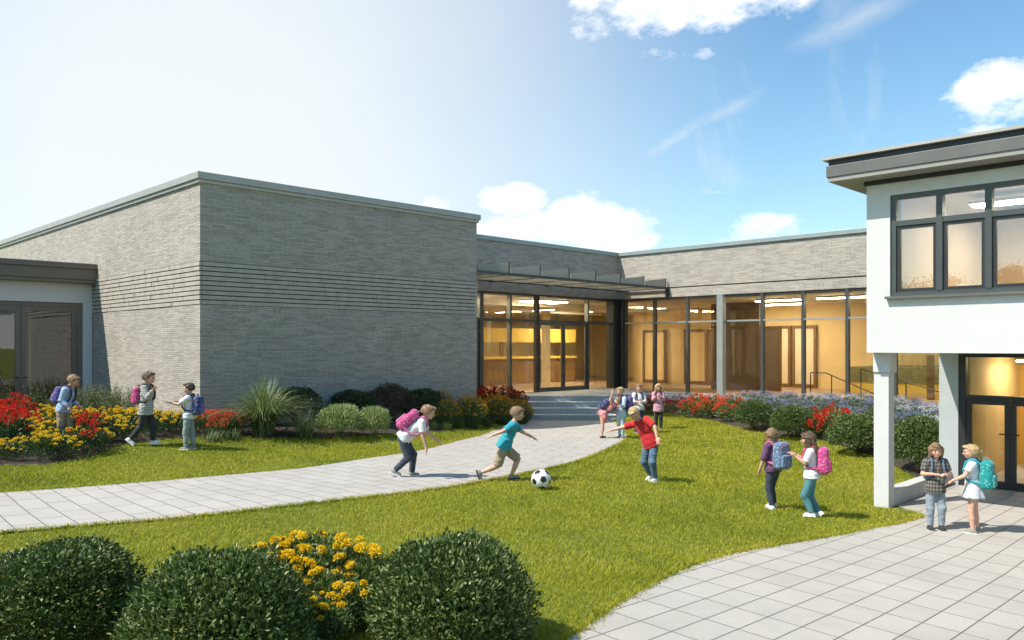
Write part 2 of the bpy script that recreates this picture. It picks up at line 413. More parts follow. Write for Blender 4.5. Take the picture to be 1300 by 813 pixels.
P(MB().box(1.3,7.63,AY+.05,AY+.17,3.5,3.62).box(7.49,7.63,AY+.05,AY+.17,.55,3.5).box(4.6,4.7,AY+.05,AY+.17,.55,3.5).box(1.3,1.42,AY+.05,AY+.17,.55,3.5), 'door_frame', M['taupe'], ann)
glazed_leaf(ann,'y',6.1,7.485,AY+.06,.56,3.495,.13,'taupe','glassgrey',handle=6.16)
glazed_leaf(ann,'y',4.705,6.09,AY+.06,.56,3.495,.13,'taupe','glassgrey',handle=6.03)
glazed_leaf(ann,'y',3.05,4.595,AY+.06,.56,3.495,.13,'taupe','glassgrey',name='fixed_window')
glazed_leaf(ann,'y',1.425,3.04,AY+.06,.56,3.495,.13,'taupe','glassgrey',name='fixed_window')
# ================================================================ glazed school wing (entry side + long wing)
wing = tag(empty('glazed_wing', (26.4,20.3,0)), 'long low grey brick building with floor-to-ceiling glazing and amber lit rooms', 'building')
EY, WX = 20.3, 26.4; WY1 = 5.17; TOP = 6.05
# plinth / inner floor
P(MB().prism([(HX1,EY+.05),(WX-.1,EY+.05),(WX+.02,EY-.1),(WX+.02,WY1),(39,WY1),(39,33),(HX1+.002,33)], -.3, .5), 'plinth', M['concrete'], wing)
P(MB().prism([(HX1+.01,EY+.2),(WX+.2,EY+.2),(WX+.2,WY1+.3),(38.8,WY1+.3),(38.8,32.8),(HX1+.01,32.8)], .501, .62), 'floor', M['floorin'], wing)
# lintel course, brick upstand
P(MB().box(HX1+.002,39,EY+.03,33,4.3,4.64).box(WX+.03,39,WY1,EY+.03,4.3,4.64), 'lintel_course', M['stone'], wing)
P(MB().box(HX1+.002,38.9,EY+.08,32.9,4.64,4.68).box(WX+.08,38.9,WY1+.1,EY+.08,4.64,4.68), 'shadow_gap', M['joint'], wing)
P(MB().box(HX1+.002,39,EY,33,4.68,TOP).box(WX,39,WY1,EY,4.68,TOP), 'brick_upstand', M['stone'], wing)
P(MB().box(HX1+.01,39,EY-.07,33,TOP,6.2).box(WX-.07,39,WY1,EY-.07,TOP,6.2), 'parapet_cap', M['capgreen'], wing, bevel=.008)
P(MB().box(HX1+.05,38.9,EY+.3,32.8,4.2,4.295).box(WX+.3,38.9,WY1+.1,EY+.3,4.2,4.295), 'ceiling', M['ceil'], wing)
# glazing frames
def frame_post(par, ax, u, w, c, z0, z1, m, d0=-.05, d1=.12):
    mb = MB(); (mb.box(u-w/2,u+w/2,c+d0,c+d1,z0,z1) if ax == 'y' else mb.box(c+d0,c+d1,u-w/2,u+w/2,z0,z1))
    return P(mb, 'mullion', M[m], par)
GZ0, GZ1, TR = .62, 4.3, 3.33
epos = [16.45, 18.89, 20.3, 21.71, 24.59, 26.1]
for u, w, m in ((16.36,.12,'frame'),(18.89,.17,'frame'),(20.3,.09,'frame'),(21.71,.15,'framedark'),(24.59,.09,'frame')):
    frame_post(wing,'y',u,w,EY+.1,.55,GZ1,m)
P(MB().box(26.02,26.36,EY-.06,EY+.3,.5,GZ1).box(26.36,26.5,EY-.28,EY+.3,.5,GZ1), 'corner_pillar', M['framedark'], wing)
for a, b in ((16.42,18.80),(18.98,20.25),(20.35,21.63),(21.79,24.54),(24.64,26.02)):
    P(MB().box(a,b,EY+.07,EY+.19,TR-.05,TR+.05), 'transom', M['frame'], wing)
    P(MB().box(a,b,EY+.07,EY+.19,GZ1-.06,GZ1-.001), 'head_rail', M['framedark'], wing)
    P(MB().box(a,b,EY+.13,EY+.142,TR+.05,GZ1-.06), 'window_pane', M['glass'], wing)
    P(MB().box(a,b,EY+.04,EY+.2,.50,.725), 'bottom_rail', M['framedark'], wing)
for a, b in ((18.98,20.25),(20.35,21.63),(24.64,26.02)):
    P(MB().box(a,b,EY+.13,EY+.142,.725,TR-.05), 'window_pane', M['glass'], wing)
for a, b, h in ((16.42,17.6,17.52),(17.61,18.80,17.69),(21.79,23.16,23.08),(23.17,24.54,23.25)):
    glazed_leaf(wing,'y',a,b,EY+.09,.73,TR-.055,.09,'frame','glass',handle=h)
# long wing
wy = [20.02,18.58,17.08,15.56,14.0,12.5,11.0,9.5,8.0,6.6,5.3]
for i, y in enumerate(wy):
    if i == 3:
        P(MB().box(WX-.14,WX+.1,y-.12,y+.12,.3,GZ1), 'column', M['framelight'], wing); continue
    frame_post(wing,'x',y,.1 if i != 8 else .26,WX+.1,.53,GZ1,'frame' if i != 8 else 'framedark')
for i in range(len(wy)-1):
    a, b = wy[i+1], wy[i]
    a += .12 if i+1 == 3 else (.13 if i+1 == 8 else .05); b -= .12 if i == 3 else (.13 if i == 8 else .05)
    P(MB().box(WX+.05,WX+.19,a,b,TR-.03,TR+.03), 'transom', M['framelight'], wing)
    P(MB().box(WX+.06,WX+.19,a,b,GZ1-.07,GZ1-.001), 'head_rail', M['framedark'], wing)
    P(MB().box(WX+.04,WX+.19,a,b,.501,.64), 'bottom_rail', M['framelight'], wing)
    P(MB().box(WX+.13,WX+.142,a,b,TR+.03,GZ1-.07), 'window_pane', M['glass'], wing)
    P(MB().box(WX+.13,WX+.142,a,b,.64,TR-.03), 'window_pane', M['glass'], wing)
P(MB().box(WX-.2,WX+.03,WY1,19.3,.36,.56), 'window_ledge', M['white'], wing)
# inside rooms
P(MB().box(33.6,33.8,5.5,18.9,.62,4.2), 'room_wall', M['amber'], wing)
P(MB().box(HX1+.02,38.5,31.5,31.7,.62,4.2).box(38.3,38.5,5.5,31.5,.62,4.2), 'back_wall', M['amber'], wing)
P(MB().box(30.2,30.4,16.1,18.3,.62,4.2), 'partition_wall', M['taupewall'], wing)
P(MB().box(17.6,19.4,23.6,23.75,.62,4.2).box(19.7,20.5,23.6,23.75,.62,4.2), 'partition_wall', M['amberlight'], wing)
P(MB().box(16.4,16.5,20.8,31,.62,4.2), 'side_wall', M['amberlight'], wing)
# beam grid under the hall ceiling
bm_ = MB()
for k in range(5): bm_.box(17,33,22.4+k*2,22.62+k*2,4.0,4.199)
P(bm_, 'ceiling_beams', M['ceil'], wing)
# mezzanine balustrade in amber seen through the entry doors
P(MB().box(20.2,31.5,26.9,27.1,2.6,3.25).box(20.2,31.5,26.85,27.15,1.82,1.93), 'serving_hatch', M['yellow'], wing)
P(MB().box(20.2,31.5,26.95,27.1,.62,1.8), 'counter', M['wood'], wing)
for x in (21.5, 23.9, 26.3, 28.7): P(MB().box(x-.09,x+.09,26.94,27.06,1.93,2.6), 'counter_post', M['wood'], wing)
for x in (20.9, 26.9, 31.9): P(MB().box(x-.14,x+.14,24.6,24.88,.62,4.2), 'inner_column', M['amberlight'], wing)
# brown framed inner doors
def inner_door(x, y0, y1, z1, par, gm='amberlight'):
    w = .13
    f = P(MB().box(x,x+.1,y0,y0+w,.63,z1).box(x,x+.1,y1-w,y1,.63,z1).box(x,x+.1,y0+w,y1-w,z1-w,z1).box(x+.01,x+.09,y0+w,y1-w,.63,.78), 'inner_door', M['wood'], par)
    P(MB().box(x+.04,x+.06,y0+w,y1-w,.78,z1-w), 'panel', M[gm], f)
inner_door(33.45,15.2,16.3,3.3,wing); inner_door(33.45,16.35,17.6,3.3,wing); inner_door(30.05,15.1,16.05,3.2,wing,'taupewall')
inner_door(32.9,18.9,20.1,3.2,wing,'amber'); inner_door(32.9,20.15,21.4,3.2,wing,'amber'); inner_door(32.9,22.4,23.8,3.2,wing,'amber')
P(MB().box(33.1,33.2,18.9,24.5,.62,4.2), 'hall_partition', M['amber'], wing)
# yellow stair core with olive band, seen low in the wing
P(MB().box(29.6,33.4,6.0,12.3,.625,1.12), 'stair_base', M['yellow'], wing)
P(MB().box(29.58,33.4,6.0,12.32,1.121,1.66), 'stair_panel', M['olive'], wing)
P(MB().box(28.9,29.05,9.15,9.35,.625,2.1), 'stair_post', M['wood'], wing)
# handrails
def rail(pts, posts, par):
    m = MB(); m.tube(pts, .022, 6)
    for p in posts: m.tube([p, (p[0],p[1],.62)], .02, 6)
    return P(m, 'handrail', M['rail'], par)
rail([(27.6,12.75,1.48),(27.6,12.2,1.48),(27.6,10.9,.95),(27.6,10.2,.68)], [(27.6,12.75,1.48),(27.6,12.0,1.4)], wing)
rail([(28.6,11.4,1.62),(28.6,8.8,.9)], [(28.6,11.4,1.62),(28.6,9.9,1.2)], wing)
# ceiling lights (things of their own)
def ceiling_light(x0,x1,y0,y1,z, label, group, s='lamp'):
    t = tag(empty('ceiling_light', ((x0+x1)/2,(y0+y1)/2,z)), label, 'ceiling light', group)
    P(MB().box(x0-.03,x1+.03,y0-.03,y1+.03,z+.03,z+.08), 'housing', M['white'], t)
    P(MB().box(x0,x1,y0,y1,z,z+.029), 'diffuser', M[s], t)
    return t
lg = 'strip lights on the ceiling of the glazed wing'
for j, y in enumerate((6.4, 8.8, 11.2, 13.6)):
    ceiling_light(28.4,28.65,y,y+1.7,4.1,'lit white strip light on the ceiling behind the glazed wing windows', lg)
for x, y in ((17.6,21.0),(22.2,21.0),(21.5,28.6),(28.6,24.9)):  # lamps added only to brighten the dark hall, no known fittings there
    ceiling_light(x,x+1.9,y,y+.8,4.1,'added strip light brightening the entrance hall behind the doors','added strip lights brightening the entrance hall')
ceiling_light(31.2,31.6,14.8,17.8,4.1,'lit strip light above the brown framed inner doors', None)
# ---- louvre canopy over the entry
can = tag(empty('louvre_canopy', (16.4,17.9,4.6)), 'flat metal canopy with a row of upright translucent fins over the entry steps', 'canopy')
CY = 17.9; CX0, CX1 = 16.36, 26.38
P(MB().box(CX0,CX1,CY-.03,CY+.05,4.60,4.68), 'edge_beam', M['frame'], can)
for k in range(8):
    x = CX0+.02+k*(CX1-CX0-.1)/7
    P(MB().box(x,x+.06,CY+.05,EY-.001,4.61,4.675), 'cross_beam', M['frame'], can)
M['fin'] = leafm('frosted_panel', [(.5,.49,.44),(.56,.55,.49)], .5, .5, tt=(.9,.9,.86))
for k in range(7):
    x0 = CX0+.1+k*(CX1-CX0-.1)/7; x1 = x0+(CX1-CX0-.1)/7-.1
    m_ = MB(); 
    m_.V += [(x0,CY+.02,4.69),(x1,CY+.02,4.69),(x1,CY+.02,5.02),(x0,CY+.02,4.85),(x0,CY+.045,4.69),(x1,CY+.045,4.69),(x1,CY+.045,5.02),(x0,CY+.045,4.85)]
    for f in ((0,1,2,3),(7,6,5,4),(0,4,5,1),(1,5,6,2),(2,6,7,3),(3,7,4,0)): m_.F.append(list(f)); m_.M.append(0)
    f = P(m_, 'fin', M['fin'], can)
    P(MB().box(x1+.001,x1+.03,CY+.01,CY+.055,4.69,5.03), 'fin_post', M['framedark'], f)
    P(MB().box(x0+.08,x1-.08,CY+.12,EY-.35,4.63,4.645), 'soffit_panel', M['fin'], can)
P(MB().box(WX-.09,WX-.001,CY-.06,CY+.06,4.31,4.60), 'bracket', M['framedark'], can)
# ---- steps, diagonal across the corner
def rot45(d, l): return ((d+l)/R2, (d-l)/R2)     # depth / lateral -> world
st = tag(empty('entrance_steps', (*rot45(26.3,1.9),0)), 'four wide grey stone steps leading up to the glazed entry', 'steps')
L0, L1 = .52, 3.42; rise = .18
for k in range(4):
    d0 = 26.3+k*.45; ml = MB()
    d1 = 26.3+(k+1)*.45 if k < 3 else 27.9
    w = [L0+.0, L1-.06*k]
    # treads as separate blocks, narrow joints between them
    nb = 4; o_ = (.35 if k % 2 else 0)
    us = [w[0]]+[w[0]+(w[1]-w[0])*((i+.5+o_)/nb) for i in range(nb) if w[0]+(w[1]-w[0])*((i+.5+o_)/nb) < w[1]-.15]+[w[1]]
    for i in range(len(us)-1):
        a, b = us[i]+.006, us[i+1]-.006
        ml.prism([rot45(d0,b), rot45(d1+.02,b), rot45(d1+.02,a), rot45(d0,a)][::-1], -.35+.001*k, rise*(k+1)-.03)
        ml.prism([rot45(d0-.02,b), rot45(d1+.02,b), rot45(d1+.02,a), rot45(d0-.02,a)][::-1], rise*(k+1)-.03, rise*(k+1), 1)
    P(ml, 'step', [M['step'], M['concrete']], st)
land = tag(empty('entrance_landing', (22,20,0)), 'stone landing between the entrance steps and the glazed entry doors', 'landing')
P(MB().prism([rot45(27.9,.1), rot45(27.9,4.6), (WX-.2,19.0), (WX-.05,EY-.3), (WX-.4,EY+.04), (HX1+1.2,EY+.04), (HX1+1.2,19.9)], -.2, .719), 'slab', M['step'], land)
# ================================================================ white two-storey building on the right
wb = tag(empty('white_building', (13.2,5.17,0)), 'white rendered two-storey building with overhanging upper floor and grey flat roof', 'building')
BX, BY = 13.2, 5.17; U0, U1 = 2.3, 5.03; YE = -12.0
wy0, wy1, wz0, wz1 = -1.2, 4.81, 3.18, 4.77
P(MB().box(BX,BX+.3,wy1,BY,U0+.16,U1).box(BX,BX+.3,YE,wy0,U0+.16,U1).box(BX,BX+.3,wy0,wy1,U0+.16,wz0).box(BX,BX+.3,wy0,wy1,wz1,U1)
  .box(BX+.3,24,BY-.3,BY,U0+.16,U1), 'upper_wall', M['stucco'], wb)
P(MB().box(BX,24,YE,BY,U0,U0+.16), 'floor_slab', M['stucco'], wb)
RX, RY = BX-.46, BY+.46
P(MB().box(RX,24.5,YE,RY,U1+.07,U1+.25), 'roof_fascia', M['fascia'], wb, bevel=.006)
P(MB().box(RX-.05,24.5,YE,RY+.05,U1+.34,U1+.385), 'roof_edge', M['capmetal'], wb)
P(MB().box(RX+.03,24.5,YE,RY-.03,U1+.25,U1+.34), 'roof_band', M['framedark'], wb)
P(MB().box(RX+.02,24.5,YE,RY-.02,U1+.002,U1+.07), 'soffit', M['soffit'], wb)
P(MB().box(BX-.03,BX-.001,YE,BY+.03,U1-.07,U1), 'drip_trim', M['framedark'], wb)
# upper window band
wf = P(MB().box(BX+.03,BX+.15,wy0,wy1,wz0,wz0+.07).box(BX+.03,BX+.15,wy0,wy1,wz1-.07,wz1).box(BX+.03,BX+.15,wy1-.08,wy1,wz0+.07,wz1-.07), 'window', M['frame'], wb)
P(MB().box(BX-.09,BX+.05,wy0-.05,wy1+.05,wz0-.04,wz0-.001), 'sill', M['fascia'], wf)
my = [4.81-.04, 4.10, 3.44, 2.78, 2.1, 1.4, .7, 0, -.7, -1.2]
for i, y in enumerate(my[1:-1]): P(MB().box(BX+.02,BX+.16,y-.045,y+.045,wz0+.07,wz1-.07), 'mullion', M['frame'], wf)
zt = 4.32
for i in range(len(my)-1):
    a, b = my[i+1]+.045, my[i]-.045
    P(MB().box(BX+.03,BX+.15,a,b,zt-.04,zt+.04), 'transom', M['frame'], wf)
    P(MB().box(BX+.08,BX+.09,a,b,zt+.04,wz1-.07), 'pane', M['glassupper'], wf)
    P(MB().box(BX+.05,BX+.12,a,a+.05,wz0+.07,zt-.04).box(BX+.05,BX+.12,b-.05,b,wz0+.07,zt-.04).box(BX+.05,BX+.12,a+.05,b-.05,wz0+.07,wz0+.12).box(BX+.05,BX+.12,a+.05,b-.05,zt-.09,zt-.04), 'casement', M['framedark'], wf)
    P(MB().box(BX+.08,BX+.09,a+.05,b-.05,wz0+.12,zt-.09), 'pane', M['glassupper'], wf)
# upper room
M['peach'] = plain('peach_paint', (.74,.56,.4), .7, .05, 2, bump=0)
P(MB().box(BX+.3,20,YE,BY-.3,U0+.16,U0+.3), 'upper_floor', M['floorin'], wb)
P(MB().box(BX+.3,20,YE+.2,BY-.3,4.88,5.02), 'upper_ceiling', M['ceil'], wb)
P(MB().box(18.2,18.4,YE,BY-.3,U0+.3,4.88), 'upper_room_wall', M['peach'], wb)
P(MB().box(BX+.3,18.2,BY-.42,BY-.3,U0+.3,4.88), 'upper_side_wall', M['peach'], wb)
for x, y in ((14.75,4.1),(16.4,4.1),(14.75,2.2),(16.4,2.2),(14.75,.4)):
    ceiling_light(x,x+.3,y-1.15,y,4.70,'lit flat panel light on the upper room ceiling of the white building','panel lights in the upper room','lamplow')
# column under the corner
P(MB().box(13.48,13.72,4.93,BY-.002,-.3,1.98), 'column', M['stucco'], wb, bevel=.01)
P(MB().box(13.45,13.75,4.90,BY-.001,1.98,2.299), 'column_head', M['stucco'], wb, bevel=.01)
# ground floor
GX0 = 16.6
P(MB().box(GX0,GX0+.3,4.82,BY-.02,-.3,2.299).box(GX0+.3,26.2,4.9,BY-.02,-.3,2.299), 'ground_wall', M['greywall'], wb)
P(MB().box(GX0+.02,GX0+.16,4.70,4.819,-.2,2.298).box(GX0+.02,GX0+.16,-2.6,4.70,2.2,2.298).box(GX0+.02,GX0+.16,-2.6,4.70,1.42,1.5), 'door_frame', M['framedark'], wb)
ys = [4.70, 3.98, 3.26, 2.5]
glazed_leaf(wb,'x',3.985,4.695,GX0+.04,-.185,1.415,.085,'framedark','glass',handle=4.03)
glazed_leaf(wb,'x',3.27,3.975,GX0+.04,-.185,1.415,.085,'framedark','glass',handle=3.93)
for a, b in ((1.9,3.265),(.3,1.89),(-1.2,.29),(-2.6,-1.21)):
    glazed_leaf(wb,'x',a,b,GX0+.04,-.185,1.415,.08,'framedark','glass',name='fixed_window')
P(MB().box(GX0+.09,GX0+.1,-2.6,4.70,1.5,2.2), 'transom_pane', M['glass'], wb)
P(MB().box(GX0+.1,24,YE,-2.6,-.3,2.299), 'lower_wall', M['greywall'], wb)
P(MB().box(GX0+.17,22,-2.6,4.9,-.21,-.17), 'lobby_floor', M['concrete'], wb)
P(MB().box(20.4,20.6,-2.6,4.9,-.17,2.2), 'lobby_wall', M['orange'], wb)
P(MB().box(GX0+.3,20.4,4.7,4.89,-.17,2.2), 'lobby_side_wall', M['amber'], wb)
P(MB().box(GX0+.3,20.4,-2.6,4.7,2.2,2.29), 'lobby_ceiling', M['orange'], wb)
P(MB().box(18.3,18.5,2.5,3.4,-.17,2.0).box(18.9,19.5,.8,3.3,-.17,.8), 'lobby_partition', M['yellow'], wb)
P(MB().box(17.6,18.6,3.1,3.85,1.62,1.98), 'vent_box', M['framedark'], wb)
ceiling_light(18.2,19.6,4.1,4.25,2.1,'lit slim light under the orange lobby ceiling behind the double doors',None)
# low retaining wall between lawn and court
rw = tag(MB().box(13.74,16.59,4.93,5.15,-.35,.06).build('retaining_wall', M['concrete'], bevel=.012), 'low pale concrete kerb wall running from the white column to the building', 'wall')
# ================================================================ vegetation
def unit(v): return v/np.maximum(np.linalg.norm(v, axis=-1, keepdims=True), 1e-6)
def leaves(P, Dr, Nr, L, Wd, fold=.18):
    """one folded quad per leaf -> V, Q"""
    Dr = unit(Dr); sd_ = unit(np.cross(Dr, Nr)); nr = np.cross(sd_, Dr)
    L = np.broadcast_to(L, (len(P),))[:,None]; Wd = np.broadcast_to(Wd, (len(P),))[:,None]
    a = P; b = P+Dr*L*.5+sd_*Wd*.5+nr*Wd*fold; c = P+Dr*L; d = P+Dr*L*.5-sd_*Wd*.5+nr*Wd*fold
    V = np.stack([a,b,c,d], 1).reshape(-1,3); Q = np.arange(len(P)*4).reshape(-1,4)
    return V, Q
def cat_(*vq):
    V = []; Q = []; n = 0
    for v, q in vq: V.append(v); Q.append(q+n); n += len(v)
    return np.concatenate(V), np.concatenate(Q)
def lump(d, seed, amp):
    r = np.random.default_rng(seed); s = np.zeros(len(d))
    for _ in range(7):
        k = r.normal(size=3)*2.6; s += np.sin(d@k+r.uniform(0,6.28))
    for _ in range(7):
        k = r.normal(size=3)*7; s += .5*np.sin(d@k+r.uniform(0,6.28))
    return 1+amp*s/4
def shrub_leaves(rx, h, n, L, Wd, seed, amp=.07, shell=.7, inner=.16, up=.35, ball=False):
    """dome shaped shrub, leaves over and inside its volume; base at z=0"""
    r = np.random.default_rng(seed)
    d = unit(r.normal(size=(n,3))); d[:,2] = np.where(d[:,2] < -.55, -d[:,2], d[:,2])
    t = shell+(1-shell)*r.random(n)**.7
    k = r.random(n) < inner; t[k] = r.random(k.sum())*.75+.1
    spr = r.random(n) < .05; t[spr] *= 1.04+.08*r.random(spr.sum())
    cz = h*.5 if not ball else h-rx
    P = d*(lump(d, seed, amp)*t)[:,None]*np.array([rx,rx,h*.52 if not ball else rx])
    P[:,2] = P[:,2]+cz
    if ball: m_ = P[:,2] > .01; P = P[m_]; d = d[m_]; n = len(P)
    else: P[:,2] = np.maximum(P[:,2], .01+.03*r.random(n))
    Dr = unit(d*.8+r.normal(size=(n,3))*.65+np.array([0,0,up])); Nr = unit(d+r.normal(size=(n,3))*.5+np.array([0,0,.3]))
    return leaves(P, Dr, Nr, L*(.65+.6*r.random(n)), Wd*(.7+.5*r.random(n)))
def stems_mb(rx, h, n, seed, r0=.012):
    q = random.Random(seed); m = MB()
    for i in range(n):
        a = q.uniform(0,6.28); rr_ = rx*q.uniform(.3,.75); z = h*q.uniform(.5,.85)
        m.tube([(0.03*math.cos(a),.03*math.sin(a),-.12),(rr_*.4*math.cos(a),rr_*.4*math.sin(a),z*.45),(rr_*math.cos(a),rr_*math.sin(a),z)], [r0,r0*.7,r0*.3], 5)
    return m
M['box'] = leafm('box_leaves', [(.04,.07,.016),(.07,.11,.024),(.14,.19,.05),(.28,.34,.13)], .4, .16, .3)
M['midleaf'] = leafm('shrub_leaves', [(.05,.09,.02),(.085,.14,.03),(.13,.19,.045),(.18,.23,.08)], .4, .25)
M['darkleaf'] = leafm('dark_leaves', [(.025,.05,.018),(.04,.075,.025),(.07,.1,.035)], .45, .15)
M['redleaf'] = leafm('reddish_leaves', [(.09,.04,.025),(.05,.06,.022),(.13,.06,.03)], .45, .15)
M['variegated'] = leafm('variegated_leaves', [(.2,.27,.06),(.36,.43,.15),(.52,.56,.28),(.14,.2,.05)], .45, .3)
M['blade'] = leafm('ornamental_blades', [(.1,.15,.04),(.2,.26,.09),(.4,.43,.26),(.07,.12,.03)], .42, .3)
M['flowerleaf'] = leafm('flower_foliage', [(.02,.05,.012),(.035,.075,.016),(.06,.11,.025)], .45, .2)
M['greenleaf'] = leafm('fresh_foliage', [(.05,.09,.02),(.09,.14,.03),(.14,.19,.05)], .45, .3)
M['stem'] = plain('woody_stem', (.09,.065,.04), .9, .3, 20, bump=0)
M['greenstem'] = plain('green_stem', (.07,.12,.03), .6, .2, 20, bump=0)
def petalm(name, cols): return leafm(name, cols, .55, .3, .25, tt=(1,.8,.6))
M['p_yellow'] = petalm('yellow_petals', [(.78,.5,.01),(.86,.62,.015),(.9,.7,.04)])
M['p_red'] = petalm('red_petals', [(.5,.012,.01),(.68,.025,.015),(.75,.07,.03)])
M['p_dkred'] = petalm('dark_red_petals', [(.14,.01,.012),(.22,.015,.02),(.3,.03,.025)])
M['p_rust'] = petalm('rust_orange_petals', [(.62,.3,.02),(.75,.45,.03),(.5,.16,.02),(.7,.5,.06)])
M['p_coral'] = petalm('coral_petals', [(.72,.08,.03),(.8,.15,.05),(.65,.04,.02)])
M['p_blue'] = petalm('lavender_petals', [(.28,.33,.66),(.4,.44,.75),(.2,.24,.55),(.62,.64,.82)])
M['p_white'] = petalm('white_petals', [(.75,.76,.8),(.6,.62,.76),(.8,.8,.8)])
def head_mesh(name, r, n, mat, seed, flat=.6, petal=.45):
    """a ruffled flower head of many small petals, stalk end at the origin"""
    q = np.random.default_rng(seed); d = unit(q.normal(size=(n,3))); d[:,2] = np.abs(d[:,2])*1.1-.25
    P = d*np.array([r*.62,r*.62,r*flat])+np.array([0,0,r*.12])
    Dr = unit(d*np.array([1,1,.6])+q.normal(size=(n,3))*.45); Nr = unit(q.normal(size=(n,3))*.5+np.array([0,0,1]))
    V, Q = leaves(P, Dr, Nr, r*petal*(.7+.6*q.random(n)), r*petal*.8, .3)
    return quads(name, V, Q, mats=[mat])
def put_shrub(name, px, y, D, proto, s, rz, label, group=None, sz=None):
    if D is None: x, yy, z, D = at(px, y)
    else: x, yy = xy(px, D); z = gz(x, yy)
    o = copy_tree(proto) if proto.get('used') else proto
    proto['used'] = 1
    if 'used' in o: pass
    o.location = (x,yy,z); o.rotation_euler = (0,0,rz); o.scale = (s,s,sz or s)
    for k in ('label','group'):
        if k in o: del o[k]
    tag(o, label, 'shrub', group); return o
def shrub_proto(name, rx, h, n, L, Wd, seed, mat, **k):
    t = empty(name); V, Q = shrub_leaves(rx, h, n, L, Wd, seed, **k)
    link('foliage', quads('foliage', V, Q, mats=[M[mat]]), t); stems_mb(rx, h, 14, seed).build('stems', M['stem'], t); return t
# three clipped shrubs in the foreground
bx1 = shrub_proto('round_shrub', .62, .82, 25000, .044, .021, 11, 'box', amp=.085, up=.6, ball=True, shell=.62)
bx2 = shrub_proto('round_shrub', .67, .82, 26000, .044, .021, 12, 'box', amp=.085, up=.6, ball=True, shell=.62)
fg = 'clipped round evergreen shrubs along the bottom of the view'
put_shrub('', 75, 0, 6.25, bx1, 1.02, .5, 'dark clipped evergreen shrub cut by the left edge, nearest the paved path', fg, .78)
put_shrub('', 278, 0, 5.75, bx2, 1.0, 0, 'dark clipped evergreen shrub between the left-edge shrub and yellow flowers', fg, .96)
put_shrub('', 573, 0, 6.3, bx1, 1.02, 2.6, 'dark clipped evergreen shrub right beside the foreground yellow flowers', fg, 1.0)
# green shrubs along the right bed
md1 = shrub_proto('round_shrub', .54, .88, 10500, .052, .028, 21, 'midleaf', amp=.08)
md2 = shrub_proto('round_shrub', .54, .88, 10500, .052, .028, 22, 'midleaf', amp=.08)
rg = 'round green shrubs along the bed below the glazed wing'
put_shrub('', 957, 547, None, md1, 1.0, .3, 'round green shrub next to the coral-red flowers, farthest from the white column', rg, 1.0)
put_shrub('', 1006, 557, None, md2, 1.08, 1.3, 'round green shrub behind the two backpack children, left of the red flower cluster', rg, .95)
put_shrub('', 1090, 577, None, md1, 1.2, 2.3, 'round green shrub partly behind the white column on its lawn side', rg, 1.05)
put_shrub('', 1170, 598, None, md2, 1.12, 4.0, 'largest round green shrub between white column and grey wall of the white building', rg, 1.2)
# dark shrubs at the foot of the brick hall
dk = shrub_proto('dark_shrub', .6, .9, 4200, .07, .03, 31, 'darkleaf', amp=.15)
rd = shrub_proto('reddish_shrub', .6, .8, 4200, .07, .02, 32, 'redleaf', amp=.15)
dg = 'dark shrubs in the shade of the brick hall'
put_shrub('', 376, 540, None, dk, 1.0, .3, 'dark shrub in shade behind the tall ornamental grass', dg)
put_shrub('', 448, 536, None, dk, 1.05, 2.2, 'dark shrub against the brick wall behind the cream variegated shrubs', dg, .9)
put_shrub('', 537, 534, None, dk, .95, 4.2, 'dark shrub against the brick wall just behind the crouching child', dg, .95)
put_shrub('', 496, 534, None, rd, 1.1, 1.2, 'reddish brown shrub against the brick wall between two dark green ones', dg)
# cream variegated shrubs
va = empty('variegated_shrub')
V, Q = shrub_leaves(.5,.72,3600,.10,.026,41,amp=.12,up=1.2)
link('foliage', quads('foliage', V, Q, mats=[M['variegated']]), va); stems_mb(.4,.6,12,41).build('stems', M['greenstem'], va)
put_shrub('', 431, 556, None, va, 1.0, .3, 'larger cream variegated shrub beside the ornamental grass', 'cream variegated shrubs', .98)
put_shrub('', 476, 555, None, va, .72, 2.0, 'smaller cream variegated shrub nearest the crouching child', 'cream variegated shrubs', .92)
# arching grasses
def arching(n, h, spread, w, seed, droop=1.0, seg=5):
    q = np.random.default_rng(seed); V = []; Q = []
    for i in range(n):
        a = q.uniform(0,6.283); l = h*q.uniform(.55,1.15); lean = q.uniform(.1,1.0)*spread; ww = w*q.uniform(.6,1.2)
        b = np.array([q.normal()*.07,q.normal()*.07,0]); dr = np.array([math.cos(a),math.sin(a),0]); sd_ = np.array([-math.sin(a),math.cos(a),0])
        n0 = len(V)
        for k in range(seg+1):
            t = k/seg; p = b+dr*(lean*l*t*(.35+.65*t))+np.array([0,0,l*(t-droop*.55*lean*t**2.6)])
            wd = ww*(1-t)**.6*.5*(1 if t < 1 else 0)+.0005
            V += [p-sd_*wd, p+sd_*wd]
        for k in range(seg): Q.append([n0+2*k,n0+2*k+1,n0+2*k+3,n0+2*k+2])
    return np.array(V), np.array(Q)
def grass_clump(name, px, y, n, h, spread, w, seed, mat, label, cat='ornamental grass', group=None):
    x, yy, z, D = at(px, y); t = tag(empty(name, (x,yy,z)), label, cat, group)
    V, Q = arching(n, h, spread, w, seed); link('blades', quads('blades', V, Q, mats=[M[mat]]), t); return t
grass_clump('ornamental_grass', 334, 553, 950, 1.35, 1.25, .028, 5, 'blade', 'large arching clump of pale striped ornamental grass before the brick hall')
grass_clump('ornamental_grass', 388, 556, 200, .7, 1.3, .02, 6, 'blade', 'low trailing tuft of ornamental grass right of the large clump')
grass_clump('ornamental_grass', 293, 559, 120, .3, 1.0, .02, 8, 'blade', 'short striped tuft under the red salvia at the bed edge', group='short striped tufts')
grass_clump('ornamental_grass', 270, 561, 100, .27, 1.0, .02, 9, 'blade', 'short striped tuft just right of the boy with the outstretched arms', group='short striped tufts')
gp = None
